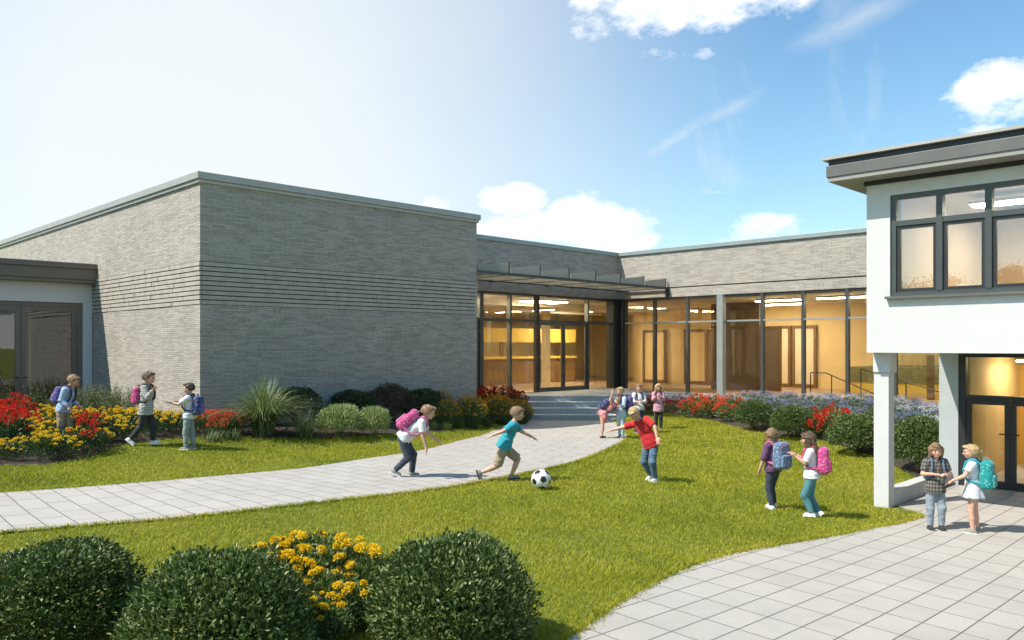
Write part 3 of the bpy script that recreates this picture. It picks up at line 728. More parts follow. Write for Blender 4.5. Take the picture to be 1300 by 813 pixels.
for i, (px, y) in enumerate(((548,546),(566,547),(584,545),(602,545),(620,543),(637,541),(652,538),(664,536))):
    x, yy, z, D = at(px, y)
    if gp is None:
        gp = empty('grass_tuft'); V, Q = arching(160, .42, .8, .012, 77); link('blades', quads('blades', V, Q, mats=[M['greenleaf']]), gp); o = gp
    else: o = copy_tree(gp)
    o.location = (x,yy,z-.02); o.rotation_euler.z = i*1.3; o.scale = (.9,.9,.7+.3*random.random())
    tag(o, 'long unmown grass tuft in front of the orange flower bed by the steps', 'grass tuft', 'unmown grass tufts by the steps')
# ---- flowering plants: foliage + stems + flower heads
def flower_proto(name, rx, h, nl, L, Wd, leafmat, headr, nh, petals, pm, seed, single=True, headname='flower_head', flat=.6, spread=1.0, hj=.12, dome=False):
    """single: each head its own child; otherwise one child 'blossoms' (too small in the photo)"""
    q = random.Random(seed); t = empty(name)
    V, Q = shrub_leaves(rx, h*.86, nl, L, Wd, seed, amp=.12, shell=.35, up=.5)
    link('foliage', quads('foliage', V, Q, mats=[M[leafmat]]), t)
    sm_ = MB(); heads = []
    for i in range(nh):
        for _ in range(30):
            a = q.uniform(0,6.283); r_ = rx*spread*math.sqrt(q.random()); p = (r_*math.cos(a), r_*math.sin(a), h*(1-.28*(r_/rx)**2)+q.uniform(-hj,hj)*h)
            if dome:
                v_ = Vector((q.gauss(0,1), q.gauss(0,1), abs(q.gauss(0,1))*.9-.15)).normalized(); kk = q.uniform(.92,1.08); p = (v_.x*rx*kk, v_.y*rx*kk, h*.45+v_.z*h*.52*kk)
            if all((p[0]-s[0])**2+(p[1]-s[1])**2+(p[2]-s[2])**2 > (headr*1.2)**2 for s in heads): break
        heads.append(p); sm_.tube([(p[0]*.3,p[1]*.3,0),(p[0]*.8,p[1]*.8,p[2]*.6),(p[0],p[1],p[2])], .004+.0015*(headr > .05), 4, cap=False)
    sm_.build('stems', M['greenstem'], t)
    hm = [head_mesh(headname, headr, petals, M[pm], seed+k, flat) for k in range(3)]
    if single:
        for i, p in enumerate(heads):
            o = link(headname, hm[i % 3], t); o.location = p; o.rotation_euler = (q.uniform(-.35,.35), q.uniform(-.35,.35), q.uniform(0,6)); s = q.uniform(.75,1.15); o.scale = (s,s,s)
    else:
        vs = []
        for i, p in enumerate(heads):
            V, Q = (np.array([v.co[:] for v in hm[i%3].vertices]), np.arange(len(hm[i%3].vertices)).reshape(-1,4))
            vs.append((V*q.uniform(.75,1.15)+np.array(p), Q))
        V, Q = cat_(*vs); link('blossoms', quads('blossoms', V, Q, mats=[M[pm]]), t)
    return t
_pool = {}
def plant(key, px, y, label, group, cat='flowering plant', s=1.0, D=None, q=random.Random(99)):
    protos = _pool[key]; k = q.randrange(len(protos)); p = protos[k]
    if p[1]: o = copy_tree(p[0])
    else: o = p[0]; p[1] = True
    if D is None: x, yy, z, D = at(px, y)
    else: x, yy = xy(px, D); z = gz(x, yy)
    o.location = (x,yy,z-.01); s2 = s*q.uniform(.88,1.12); o.scale = (s2,s2,s*q.uniform(.9,1.1)); o.rotation_euler.z = q.uniform(0,6.28)
    tag(o, label, cat, group); return o
def pool(key, n, *a, **k): _pool[key] = [[flower_proto(*a, seed=100*len(_pool)+i, **k), False] for i in range(n)]
pool('yellow', 2, 'yellow_flower_plant', .3, .44, 420, .07, .025, 'flowerleaf', .046, 16, 46, 'p_yellow', flat=.55, hj=.22)
pool('red', 2, 'red_flower_plant', .3, .5, 420, .08, .03, 'flowerleaf', .06, 12, 46, 'p_red', flat=.8, hj=.22)
pool('salvia', 1, 'red_salvia_plant', .26, .42, 300, .1, .018, 'greenleaf', .05, 20, 34, 'p_coral', flat=1.2)
pool('big', 2, 'yellow_flower_plant', .3, .55, 1500, .065, .022, 'midleaf', .064, 7, 100, 'p_yellow', flat=.42, hj=.12)
pool('rust', 2, 'orange_flower_shrub', .42, .85, 900, .07, .03, 'midleaf', .052, 95, 30, 'p_rust', single=False, flat=.7, dome=True)
pool('dkred', 1, 'dark_red_flower_plant', .32, .62, 350, .08, .03, 'redleaf', .075, 12, 44, 'p_dkred', flat=.8)
pool('coral', 1, 'coral_flower_plant', .36, .62, 450, .08, .035, 'midleaf', .062, 28, 44, 'p_coral', flat=.8, dome=True)
pool('scarlet', 1, 'scarlet_flower_plant', .36, .68, 450, .08, .035, 'midleaf', .078, 24, 50, 'p_red', flat=.8, dome=True)
pool('blue', 2, 'lavender_flower_plant', .34, .34, 260, .06, .02, 'greenleaf', .042, 34, 14, 'p_blue', single=False, flat=.7, hj=.12)
pool('whiteb', 1, 'white_flower_plant', .34, .34, 260, .06, .02, 'greenleaf', .045, 34, 14, 'p_white', single=False, flat=.7, hj=.12)
q = random.Random(5)
# left bed, filled from the lawn edge back to the wall
placed = []
def spaced(x, y, d):
    if all((x-a)**2+(y-b)**2 > d*d for a, b in placed): placed.append((x,y)); return True
    return False
kids_free = [(180,566),(241,571)]
for _ in range(2600):
    px = q.uniform(-110, 252); y = q.uniform(541, 590)
    edge_y = np.interp(px, [-120,0,60,110,150,210,260],[596,589,588,579,562,555,556])
    if y > edge_y: continue
    X_, Y_, Z_, D_ = at(px, y)
    if Y_ > 23.6 or D_ > 19.5: continue
    if any(abs(px-a) < 16 and y > b-9 for a, b in kids_free): continue
    if abs(px-80) < 13 and 553 < y < 574: continue
    if not spaced(X_, Y_, .40): continue
    hy = y-32
    if px < 44+q.uniform(-8,8):
        if hy < 546: plant('red', px, y, 'red flowering plant in the patch at the left edge of the bed', 'red flowers at the left edge of the bed', s=q.uniform(.95,1.25))
        else: plant('yellow', px, y, 'yellow flowering plant in the front row of the bed, nearest the lawn', 'yellow flowers along the lawn edge', s=.8)
    elif px < 97+q.uniform(-5,5): plant('yellow', px, y, 'yellow flowering plant between the two red patches of the bed', 'yellow flowers between the red patches')
    elif px < 124+q.uniform(-5,5) and 524 < hy < 549: plant('red', px, y, 'red flowering plant in the small patch amid yellow flowers', 'red flowers amid the yellow')
    else: plant('yellow', px, y, 'yellow flowering plant in the bed behind the two talking children', 'yellow flowers behind the talking children', s=.95)
for px, y in ((262,552),(272,549),(283,551),(293,549),(300,553),(268,545),(288,544),(278,556)):
    plant('salvia', px, y, 'red salvia plant beside the large ornamental grass', 'red salvia at the end of the bed', s=1.0)
# wispy stalks behind the flowers
M['wisp'] = leafm('dry_wisps', [(.12,.16,.05),(.2,.22,.09),(.3,.27,.16)], .6, .3)
wp = None
for i in range(26):
    px = q.uniform(0, 175) if i % 2 else q.uniform(85,175); y = q.uniform(530, 541)
    if wp is None:
        wp = empty('wispy_plant'); mw = MB(); qq = random.Random(8); Vh = []
        for k in range(26):
            a = qq.uniform(0,6.28); r_ = qq.uniform(.05,.35); h_ = qq.uniform(.45,.95)
            p1 = (r_*math.cos(a), r_*math.sin(a), h_); mw.tube([(0,0,0),(p1[0]*.5,p1[1]*.5,h_*.6),p1], [.005,.004,.002], 4, cap=False); Vh.append(p1)
        mw.build('stems', M['greenstem'], wp)
        Pn = np.repeat(np.array(Vh), 14, 0); Pn = Pn*np.random.default_rng(3).uniform(.45,1.02,(len(Pn),1)); rg_ = np.random.default_rng(4)
        V, Q = leaves(Pn+rg_.normal(size=Pn.shape)*.02, rg_.normal(size=Pn.shape), rg_.normal(size=Pn.shape), .05, .018)
        link('foliage', quads('foliage', V, Q, mats=[M['wisp']]), wp); o = wp
    else: o = copy_tree(wp)
    x, yy, z, D = at(px, y); o.location = (x,yy,z); o.rotation_euler.z = q.uniform(0,6); s = q.uniform(.8,1.15); o.scale = (s,s,s)
    tag(o, 'tall wispy plant rising behind the bed flowers by the white entrance', 'plant', 'wispy plants by the white entrance')
# foreground yellow cluster
for px, D, s in ((352,7.1,1.0),(392,7.3,1.08),(438,7.2,.98),(470,7.0,.85),(365,6.75,.78),(412,6.6,.8),(450,6.55,.72),(425,6.15,.55),(398,6.3,.66),(340,7.2,.9),(415,7.0,.95),(455,6.8,.85),(436,6.4,.7),(380,6.95,.85)):
    plant('big', px, 0, 'yellow flowering plant with large heads between the foreground evergreen shrubs', 'large yellow flowers in the foreground', D=D, s=s)
# orange shrubs by the steps and dark red flowers above
placed.clear()
for _ in range(700):
    px = q.uniform(558, 664); y = q.uniform(522, 541)
    X_, Y_, Z_, D_ = at(px, y)
    if Y_ > 19.8 or (Y_ > HY0-.35 and X_ < HX1+.3) or not spaced(X_, Y_, .62): continue
    plant('rust', px, y, 'orange and yellow flowering shrub massed beside the entrance steps', 'orange flowering shrubs by the steps', s=q.uniform(.85,1.05))
for px, D in ((607,26.6),(622,26.3),(638,26.6),(655,26.2),(646,27.2),(612,27.6)):
    plant('dkred', px, 0, 'dark red flowering plant above the orange shrubs by the entry glass', 'dark red flowers beside the entry glass', D=D, s=1.45)
for px, D in ((795,28.2),(808,28.6),(822,28.4),(836,28.8),(850,28.2),(862,28.6),(785,28.9),(842,27.6),(828,27.9),(815,27.8)):
    plant('dkred', px, 0, 'dark red flowering plant right of the steps below the glazing', 'dark red flowers right of the steps', D=D, s=.95)
# right bed
placed.clear()
for px, y in ((876,531),(888,529),(900,532),(912,531),(924,536),(932,531),(884,525),(905,525)):
    X_, Y_, Z_, D_ = at(px, y); placed.append((X_,Y_))
    plant('coral', px, y, 'coral-red flowering plant at the lawn edge beside the farthest green shrub', 'coral-red flowers at the lawn edge', s=1.1)
for px, y in ((1040,557),(1052,553),(1064,556),(1046,547),(1060,546)):
    X_, Y_, Z_, D_ = at(px, y); placed.append((X_,Y_))
    plant('scarlet', px, y, 'scarlet flowering plant between two green shrubs above the long-haired girl', 'scarlet flowers between the green shrubs', s=1.05)
for _ in range(5000):
    px = q.uniform(838, 1206); D_ = q.uniform(15.5, 31)
    X_, Y_ = xy(px, D_)
    if X_ > 26.0 or Y_ < 5.6 or X_ < 17: continue
    d = ((X_-17)*8.5-(Y_-5.5)*6)/10.4
    if d < .9 or d > 5 or not spaced(X_, Y_, .5): continue
    if px > 1135 and q.random() < .6 or (px > 1000 and q.random() < .15): plant('whiteb', px, 0, 'white flowering plant in the row below the glazed wing', 'white flowers below the glazed wing', D=D_)
    else: plant('blue', px, 0, 'lavender-blue flowering plant in the long row below the glazed wing', 'lavender-blue flowers below the glazed wing', D=D_)
# ---- lawn: one mass of blades
def lawn():
    r = np.random.default_rng(17); out = []
    for d0, d1, dens, hgt, wd in ((4.5,8.5,3400,.05,.0065),(8.5,12,2300,.048,.008),(12,17,1500,.05,.011),(17,31,800,.055,.016)):
        x0 = d0; L1 = .78*d1+1.5
        n = int((d1-d0)*2*L1*dens); D = r.uniform(d0,d1,n); L = r.uniform(-L1,L1,n)
        k = np.abs(L) < .72*D+1.2; D, L = D[k], L[k]
        X = (D+L)/R2; Y = (D-L)/R2
        j = .042; jx = X+r.normal(size=len(X))*j; jy = Y+r.normal(size=len(X))*j
        ok = ~inpoly(jx,jy,path_poly) & ~inpoly(jx,jy,plaza_poly) & ~inpoly(jx,jy,bedL) & ~inpoly(jx,jy,bedR)
        ok &= ~((X > HX0-.1) & (Y > HY0-.1)) & (Y < 24.5) & ~((X > 13.4) & (Y < 5.2)) & (X < 26)
        ok &= ~inpoly(X, Y, [rot45(26.2,.4), rot45(26.2,3.5), rot45(30,5), rot45(30,0)])
        X, Y = X[ok], Y[ok]; m = len(X)
        # density and height vary in soft patches
        pat = .5+.25*np.sin(X*2.1+1.3*np.sin(Y*1.1))+.25*np.sin(Y*2.7+X*.9)
        h = hgt*(.55+.6*r.random(m))*(.8+.35*pat); w = wd*(.7+.6*r.random(m))
        a = r.uniform(0,6.283,m); ln = .25+.9*r.random(m)
        dx, dy = np.cos(a), np.sin(a); b = r.uniform(0,6.283,m); sx, sy = np.cos(b)*w/2, np.sin(b)*w/2
        z = ground(X, Y)-.004
        V = np.empty((m,5,3))
        V[:,0] = np.stack([X-sx,Y-sy,z],-1); V[:,1] = np.stack([X+sx,Y+sy,z],-1)
        mx, my_ = X+dx*h*ln*.35, Y+dy*h*ln*.35
        V[:,2] = np.stack([mx+sx*.8,my_+sy*.8,z+h*.6],-1); V[:,3] = np.stack([mx-sx*.8,my_-sy*.8,z+h*.6],-1)
        V[:,4] = np.stack([X+dx*h*ln,Y+dy*h*ln,z+h],-1)
        out.append(V)
    V = np.concatenate(out); m = len(V); base = np.arange(m)[:,None]*5
    loops = np.concatenate([base+np.array([[0,1,2,3]]), base+np.array([[3,2,4]])], 1).ravel()
    st_ = (np.arange(m)[:,None]*7+np.array([[0,4]])).ravel(); tt = np.tile([4,3], m)
    me = np_mesh('grass', V.reshape(-1,3), loops, st_, tt, mats=[M['grass']])
    print('blades', m)
    tag(link('grass', me), 'bright green mown lawn grass', 'grass', kind='stuff')
lawn()
def fringe():
    r = np.random.default_rng(23); out = []
    for line in (np.array(lo), np.array(up), np.array([e for e in ep])):
        line = resample(line, 4000); d = np.diff(line, axis=0); tl = np.hypot(d[:,0], d[:,1]).sum()
        n = int(tl*420); k = r.integers(0, 3999, n); p = line[k]+d[k]*r.random((n,1)); D = (p[:,0]+p[:,1])/R2
        p = p+r.normal(size=(n,2))*.028*(1+.8*np.sin(k*.09)[:,None]*np.sin(k*.023)[:,None])
        ok = (D > 4.5) & (D < 26) & ~((p[:,0] > 13.4) & (p[:,1] < 5.2)); p = p[ok]; D = D[ok]; m = len(p)
        h = .06*(.5+.7*r.random(m)); w = .0055+.0004*D; a = r.uniform(0,6.28,m); b = r.uniform(0,6.28,m); ln = .3+.9*r.random(m)
        z = ground(p[:,0], p[:,1]); V = np.empty((m,5,3)); sx, sy = np.cos(b)*w/2, np.sin(b)*w/2; X, Y = p[:,0], p[:,1]; dx, dy = np.cos(a), np.sin(a)
        V[:,0] = np.stack([X-sx,Y-sy,z],-1); V[:,1] = np.stack([X+sx,Y+sy,z],-1); mx, my_ = X+dx*h*ln*.35, Y+dy*h*ln*.35
        V[:,2] = np.stack([mx+sx*.8,my_+sy*.8,z+h*.6],-1); V[:,3] = np.stack([mx-sx*.8,my_-sy*.8,z+h*.6],-1); V[:,4] = np.stack([X+dx*h*ln,Y+dy*h*ln,z+h],-1); out.append(V)
    V = np.concatenate(out); m = len(V); base = np.arange(m)[:,None]*5
    loops = np.concatenate([base+np.array([[0,1,2,3]]), base+np.array([[3,2,4]])], 1).ravel()
    me = np_mesh('edge_grass', V.reshape(-1,3), loops, (np.arange(m)[:,None]*7+np.array([[0,4]])).ravel(), np.tile([4,3], m), mats=[M['grass']])
    tag(link('edge_grass', me), 'untrimmed grass creeping over the paving edges', 'grass', kind='stuff')
fringe()
# ---- trees across the grounds, seen mirrored in the upper windows
tr = empty('broadleaf_tree'); rt = np.random.default_rng(61)
cl_ = rt.normal(size=(60,3))*np.array([1.5,1.5,1.5])+np.array([0,0,5.4]); cl_ = cl_[np.abs(cl_[:,2]-5.4) < 3]
Pn = np.repeat(cl_, 420, 0)+rt.normal(size=(len(cl_)*420,3))*.45
V, Q = leaves(Pn, rt.normal(size=Pn.shape), rt.normal(size=Pn.shape)+np.array([0,0,1]), .22, .14)
link('crown', quads('crown', V, Q, mats=[M['midleaf']]), tr)
mt = MB().tube([(0,0,-.3),(.05,0,2),(.1,.1,4.2),(0,.1,6.5)], [.2,.15,.1,.03], 10)
for k in range(7):
    a = k*.9; mt.tube([(.05,.03,2.2+k*.45),(.8*math.cos(a),.8*math.sin(a),3.2+k*.5),(1.7*math.cos(a),1.7*math.sin(a),4.2+k*.45)], [.07,.04,.015], 6)
mt.build('trunk', M['stem'], tr, smooth=True)
for i, (x, y) in enumerate(((-20,6),(-22,10.5),(-19,15),(-23,19),(-21,24),(-17,29),(-24,1),(-14,-14),(-8,-20))):
    o = tr if i == 0 else copy_tree(tr); o.location = (x,y,gz(x,y)); s = .55+.25*((i*37)%10)/10; o.scale = (s,s,s); o.rotation_euler.z = i*1.7
    tag(o, 'broadleaf tree standing across the lawn, mirrored in the window glass', 'tree', 'trees mirrored in the windows')
# ================================================================ people
class Field:
    def __init__(s, lo, hi, h):
        s.h = h; s.lo = np.array(lo, float); n = np.ceil((np.array(hi)-s.lo)/h).astype(int)+1
        s.n = n; s.ax = [(s.lo[i]+h*np.arange(n[i])).astype(np.float32) for i in range(3)]
        s.F = np.full(n, 1.0, np.float32)
    def sub(s, lo, hi):
        a = np.clip(np.floor((np.array(lo)-s.lo)/s.h).astype(int), 0, s.n-1); b = np.clip(np.ceil((np.array(hi)-s.lo)/s.h).astype(int)+1, 1, s.n)
        sl = tuple(slice(a[i], b[i]) for i in range(3))
        return sl, s.ax[0][sl[0]][:,None,None], s.ax[1][sl[1]][None,:,None], s.ax[2][sl[2]][None,None,:]
    def put(s, sl, d, k=.0, cut=False):
        A = s.F[sl]
        if cut: s.F[sl] = np.maximum(A, -d); return
        if k > 0:
            h = np.maximum(k-np.abs(A-d), 0)/k; s.F[sl] = np.minimum(A, d)-h*h*k*.25
        else: s.F[sl] = np.minimum(A, d)
    def cap(s, a, b, r1, r2, k=.02, clip0=False, clip1=False, wr=0, cut=False):
        a = np.array(a, float); b = np.array(b, float); R = max(r1, r2)+k+.03
        sl, X, Y, Z = s.sub(np.minimum(a,b)-R, np.maximum(a,b)+R); ab = b-a; L2 = max(ab@ab, 1e-9)
        px, py, pz = X-a[0], Y-a[1], Z-a[2]; tr = (px*ab[0]+py*ab[1]+pz*ab[2])/L2; t = np.clip(tr, 0, 1)
        d = np.sqrt((px-t*ab[0])**2+(py-t*ab[1])**2+(pz-t*ab[2])**2)-(r1+(r2-r1)*t)
        if wr: d = d+wr*s.wrinkle(X, Y, Z)
        L = math.sqrt(L2)
        if clip0: d = np.maximum(d, -tr*L)
        if clip1: d = np.maximum(d, (tr-1)*L)
        s.put(sl, d, k, cut)
    def ell(s, c, R, r, k=.02, wr=0, cut=False, planes=(), box=0):
        """ellipsoid: centre c, rotation R (columns = axes), radii r; planes = (point, normal) keeps the side behind the normal"""
        c = np.array(c, float); m = max(r)+k+.03
        sl, X, Y, Z = s.sub(c-m, c+m); X, Y, Z = X-c[0], Y-c[1], Z-c[2]
        q = [(X*R[0,i]+Y*R[1,i]+Z*R[2,i]) for i in range(3)]
        if box:
            e = [np.abs(q[i])-(r[i]-box) for i in range(3)]
            d = np.sqrt(sum(np.maximum(x,0)**2 for x in e))+np.minimum(np.maximum(np.maximum(e[0],e[1]),e[2]),0)-box
        else:
            k0 = np.sqrt(sum((q[i]/r[i])**2 for i in range(3))); k1 = np.sqrt(sum((q[i]/r[i]**2)**2 for i in range(3)))+1e-6
            d = k0*(k0-1)/k1
        if wr: d = d+wr*s.wrinkle(X+c[0], Y+c[1], Z+c[2])
        for p, n in planes:
            p = np.array(p)-c; d = np.maximum(d, (X-p[0])*n[0]+(Y-p[1])*n[1]+(Z-p[2])*n[2])
        s.put(sl, d, k, cut)
    def clip(s, p, n):
        X, Y, Z = s.ax[0][:,None,None], s.ax[1][None,:,None], s.ax[2][None,None,:]
        s.F = np.maximum(s.F, (X-p[0])*n[0]+(Y-p[1])*n[1]+(Z-p[2])*n[2]).astype(np.float32)
    def wrinkle(s, X, Y, Z):
        r = np.random.default_rng(getattr(s, 'seed', 1)); o = 0
        for i in range(5):
            v = r.normal(size=3)*np.array([26,26,55])*getattr(s, 'wf', 1.0); o = o+np.sin(X*v[0]+Y*v[1]+Z*v[2]+r.uniform(0,6)+1.6*np.sin(X*v[1]*.4-Z*v[0]*.4))
        return o/3
    def mesh(s, name, mats, smooth=True):
        F = s.F; n = np.array(F.shape); I = F < 0
        mix = np.zeros(n-1, bool); allm = np.ones(n-1, bool)
        for dx in (0,1):
            for dy in (0,1):
                for dz in (0,1):
                    c = I[dx:n[0]-1+dx, dy:n[1]-1+dy, dz:n[2]-1+dz]; mix |= c; allm &= c
        cell = mix & ~allm; ci = np.argwhere(cell)
        vid = np.full(n-1, -1, np.int32); vid[cell] = np.arange(len(ci))
        acc = np.zeros((len(ci),3)); cnt = np.zeros(len(ci)); cor = [(a,b,c) for a in (0,1) for b in (0,1) for c in (0,1)]
        f = {c: F[ci[:,0]+c[0], ci[:,1]+c[1], ci[:,2]+c[2]].astype(float) for c in cor}
        for c in cor:
            for ax in range(3):
                if c[ax]: continue
                c2 = list(c); c2[ax] = 1; fa, fb = f[c], f[tuple(c2)]; m = (fa < 0) != (fb < 0)
                t = np.where(m, fa/np.where(m, fa-fb, 1), 0)
                for i in range(3): acc[:,i] += np.where(m, c[i]+(t if i == ax else 0), 0)
                cnt += m
        V = s.lo+s.h*(ci+acc/cnt[:,None]); Q = []
        for ax in range(3):
            A = I.take(range(0,n[ax]-1), ax); B = I.take(range(1,n[ax]), ax); ed = A != B
            u, w = [(1,2),(2,0),(0,1)][ax]
            e = np.argwhere(ed); e = e[(e[:,u] > 0) & (e[:,w] > 0) & (e[:,u] < n[u]-1) & (e[:,w] < n[w]-1)]
            def g(du, dw):
                k = e.copy(); k[:,u] -= du; k[:,w] -= dw; return vid[k[:,0],k[:,1],k[:,2]]
            q = np.stack([g(1,1), g(0,1), g(0,0), g(1,0)], 1); fl = ~I[e[:,0],e[:,1],e[:,2]]; q[fl] = q[fl][:,::-1]; Q.append(q)
        Q = np.concatenate(Q); Q = Q[(Q >= 0).all(1)]
        return quads(name, V, Q, smooth=smooth, mats=mats)
def rotm(axis, ang):
    a = np.array(axis, float); a /= np.linalg.norm(a); K = np.array([[0,-a[2],a[1]],[a[2],0,-a[0]],[-a[1],a[0],0]])
    return np.eye(3)+math.sin(ang)*K+(1-math.cos(ang))*K@K
def nv(*a): v = np.array(a, float); return v/np.linalg.norm(v)
def fabric(name, cols, kind='plain', scale=30, rough=.85):
    a = NT(name); v = a.vec('Object')
    if kind == 'plain': c = a.ramp(a.noise(v, 14, 4), [(.3, tuple(x*.85 for x in cols[0])), (.7, tuple(min(1,x*1.12) for x in cols[0]))])
    elif kind == 'denim': c = a.ramp(a.noise(v, 9, 5), [(.3, cols[0]), (.7, cols[1])])
    elif kind == 'spots':
        vo = a.n('TexVoronoi', Vector=v, Scale=scale); f = a.mth('LESS_THAN', vo.outputs['Distance'], .36)
        g = a.n('TexVoronoi', Vector=v, Scale=scale*.6).outputs['Color']
        c = a.mix(a.mth('MULTIPLY', f, a.mth('GREATER_THAN', a.n('SeparateColor', Color=vo.outputs['Color']).outputs[0], .45)), cols[0], cols[1])
    elif kind in ('check', 'stripe'):
        sx = a.n('SeparateXYZ', Vector=v); f1 = a.mth('GREATER_THAN', a.mth('FRACT', a.mth('MULTIPLY', sx.outputs[2], scale)), .5)
        if kind == 'check':
            f2 = a.mth('GREATER_THAN', a.mth('FRACT', a.mth('MULTIPLY', a.mth('ADD', sx.outputs[0], sx.outputs[1]), scale)), .5)
            f1 = a.mth('MULTIPLY', a.mth('ADD', f1, f2), .5)
        c = a.mix(f1, cols[0], cols[1])
    a.l(c, a.b.inputs['Base Color']); a.b.inputs['Roughness'].default_value = rough
    a.b.inputs['Sheen Weight'].default_value = .15; a.bump(a.noise(v, 160, 2), .2, .002); return a.m
def skinm(name, col):
    a = NT(name); v = a.vec('Object'); c = a.ramp(a.noise(v, 12, 3), [(.3, tuple(x*.92 for x in col)), (.7, tuple(x*1.06 for x in col))])
    a.l(c, a.b.inputs['Base Color']); a.b.inputs['Roughness'].default_value = .5
    a.b.inputs['Subsurface Weight'].default_value = .08; a.b.inputs['Subsurface Radius'].default_value = (.01,.004,.002); return a.m
def hairm(name, c0, c1):
    a = NT(name); v = a.vec('Object', scale=(90,90,14)); c = a.ramp(a.noise(v, 1.5, 4), [(.3, c0), (.7, c1)])
    a.l(c, a.b.inputs['Base Color']); a.b.inputs['Roughness'].default_value = .42; a.bump(a.noise(v, 2, 3), .7, .006); return a.m
SK = skinm('fair_skin', (.62,.36,.25)); SK2 = skinm('tanned_skin', (.52,.28,.18))
EYEW = plain('eye_white', (.42,.38,.35), .2, 0, bump=0); IRIS = plain('iris_dark', (.03,.02,.015), .2, 0, bump=0); LIP = plain('lip_skin', (.5,.16,.13), .5, .05, bump=0)
HAIR = {'blond': hairm('blond_hair', (.3,.19,.08), (.6,.43,.22)), 'brown': hairm('brown_hair', (.05,.028,.014), (.15,.085,.045)), 'light': hairm('light_brown_hair', (.13,.075,.035), (.34,.21,.11)), 'dark': hairm('dark_hair', (.018,.012,.009), (.06,.04,.025))}
FB = {}
def fab(*a, **k):
    key = repr((a, k))
    if key not in FB: FB[key] = fabric('fabric_%s' % a[0], *a[1:], **k)
    return FB[key]
def person(px, py, H, face, pose, skin=SK, hair='brown', hairstyle='short', shirt=None, sleeve=.5, bottom='trousers', legm=None, shoes=None, label='', D=None, vox=.0065, dress=None, group=None, sink=0.0, pack=None, name='person', belly=1.0, hem=0.0, socks=None):
    """pose: lean (deg forward), side (deg to own left), twist, head=(nod,turn deg to own left), armL/armR=(upper dir, forearm dir), legL/legR=(thigh dir, shin dir, foot pitch deg)"""
    rad = math.radians; s = H
    if D is None: x0, y0, z0, D = at(px, py)
    else: x0, y0 = xy(px, D); z0 = gz(x0, y0)
    z0 += sink
    f0 = np.array([1.,0,0]); l0 = np.array([0,1.,0]); u0 = np.array([0,0,1.])
    T = rotm(u0, rad(pose.get('twist',0)))@rotm(f0, rad(-pose.get('side',0)))@rotm(l0, rad(pose.get('lean',0)))
    TF, TL, TU = T[:,0], T[:,1], T[:,2]                # torso axes
    pel = np.zeros(3); P = {}
    leg = {}
    for sd_, sg in (('L',1),('R',-1)):
        th, sh, fp = pose['leg'+sd_]; th, sh = nv(*th), nv(*sh)
        hp = pel+l0*sg*.048*s-u0*.01*s; kn = hp+th*.235*s; an = kn+sh*.222*s
        leg[sd_] = (hp, kn, an, fp)
    # ground the lower foot
    def sole(l):
        an, fp = l[2], rad(l[3]); return an[2]-.048*s*math.cos(fp)-max(0,.10*s*math.sin(-fp))-max(0, .03*s*math.sin(fp))
    off = -min(sole(leg['L']), sole(leg['R']))
    mid = (leg['L'][2]+leg['R'][2])/2
    pel = pel+np.array([-mid[0],-mid[1],off]); 
    for k in leg: leg[k] = tuple(v+np.array([-mid[0],-mid[1],off]) if i < 3 else v for i, v in enumerate(leg[k]))
    waist = pel+TU*.10*s; chest = pel+TU*.225*s; shl = pel+TU*.315*s
    # a little more lean high up the back
    neck = pel+TU*.335*s+TF*.008*s
    nod, turn = pose.get('head', (0,0))
    HR = T@rotm(u0, rad(turn))@rotm(l0, rad(nod)) if not pose.get('headworld') else rotm(u0, rad(turn))@rotm(l0, rad(nod))
    HFv, HLv, HUv = HR[:,0], HR[:,1], HR[:,2]
    hc = neck+HUv*.105*s+TU*.012*s+HFv*.012*s; hh = .086*s*1.0
    arm = {}
    for sd_, sg in (('L',1),('R',-1)):
        ua, fa = pose['arm'+sd_]; ua, fa = nv(*ua), nv(*fa)
        sj = shl+TL*sg*.102*s-TU*.006*s; el = sj+ua*.155*s; wr = el+fa*.14*s; arm[sd_] = (sj, el, wr, ua, fa)
    pts = [pel, hc]+[v for l in leg.values() for v in l[:3]]+[v for a in arm.values() for v in a[:3]]
    lo = np.min(pts, 0)-.16*s-.02; hi = np.max(pts, 0)+.16*s+.03; lo[2] = -.03
    hi[2] = max(hi[2], hc[2]+.16*s)
    root = tag(empty(name, (x0,y0,z0), rad(face-45)), label, 'child', group)
    # ------------------------------------------------ body
    B = Field(lo, hi, vox); k = .022
    I3 = T
    B.ell(chest-TU*.01*s, I3, (.066*s,.088*s,.115*s), k); B.ell(waist, I3, (.06*s,.076*s,.09*s), k); B.ell(pel+TU*.02*s, I3, (.064*s,.082*s,.075*s), k)
    B.cap(shl+TL*.075*s-TU*.01*s, shl-TL*.075*s-TU*.01*s, .04*s, .04*s, k)
    B.cap(shl-TF*.004*s, hc-HUv*.05*s-HFv*.012*s, .034*s, .031*s, .02)
    for sd_ in 'LR':
        hp, kn, an, fp = leg[sd_]
        B.cap(hp, kn, .050*s, .035*s, k); B.cap(kn, kn+(an-kn)*.4, .035*s, .035*s, .015); B.cap(kn+(an-kn)*.4, an, .034*s, .022*s, .012)
        fd = rotm(l0, rad(fp))@f0; fdn = rotm(l0, rad(fp))@(-u0)
        B.cap(an+fdn*.025*s-fd*.01*s, an+fdn*.03*s+fd*.075*s, .024*s, .02*s, .012)
        sj, el, wr, ua, fa = arm[sd_]; sg = 1 if sd_ == 'L' else -1
        B.cap(sj, el, .031*s, .025*s, .018); B.cap(el, wr, .025*s, .0165*s, .008)
        # hand: palm, four fingers with two bends, thumb from its side
        side = np.cross(fa, TU); side = side/np.linalg.norm(side) if np.linalg.norm(side) > .2 else TL
        pn = np.cross(side, fa); pn = pn/np.linalg.norm(pn)          # palm normal
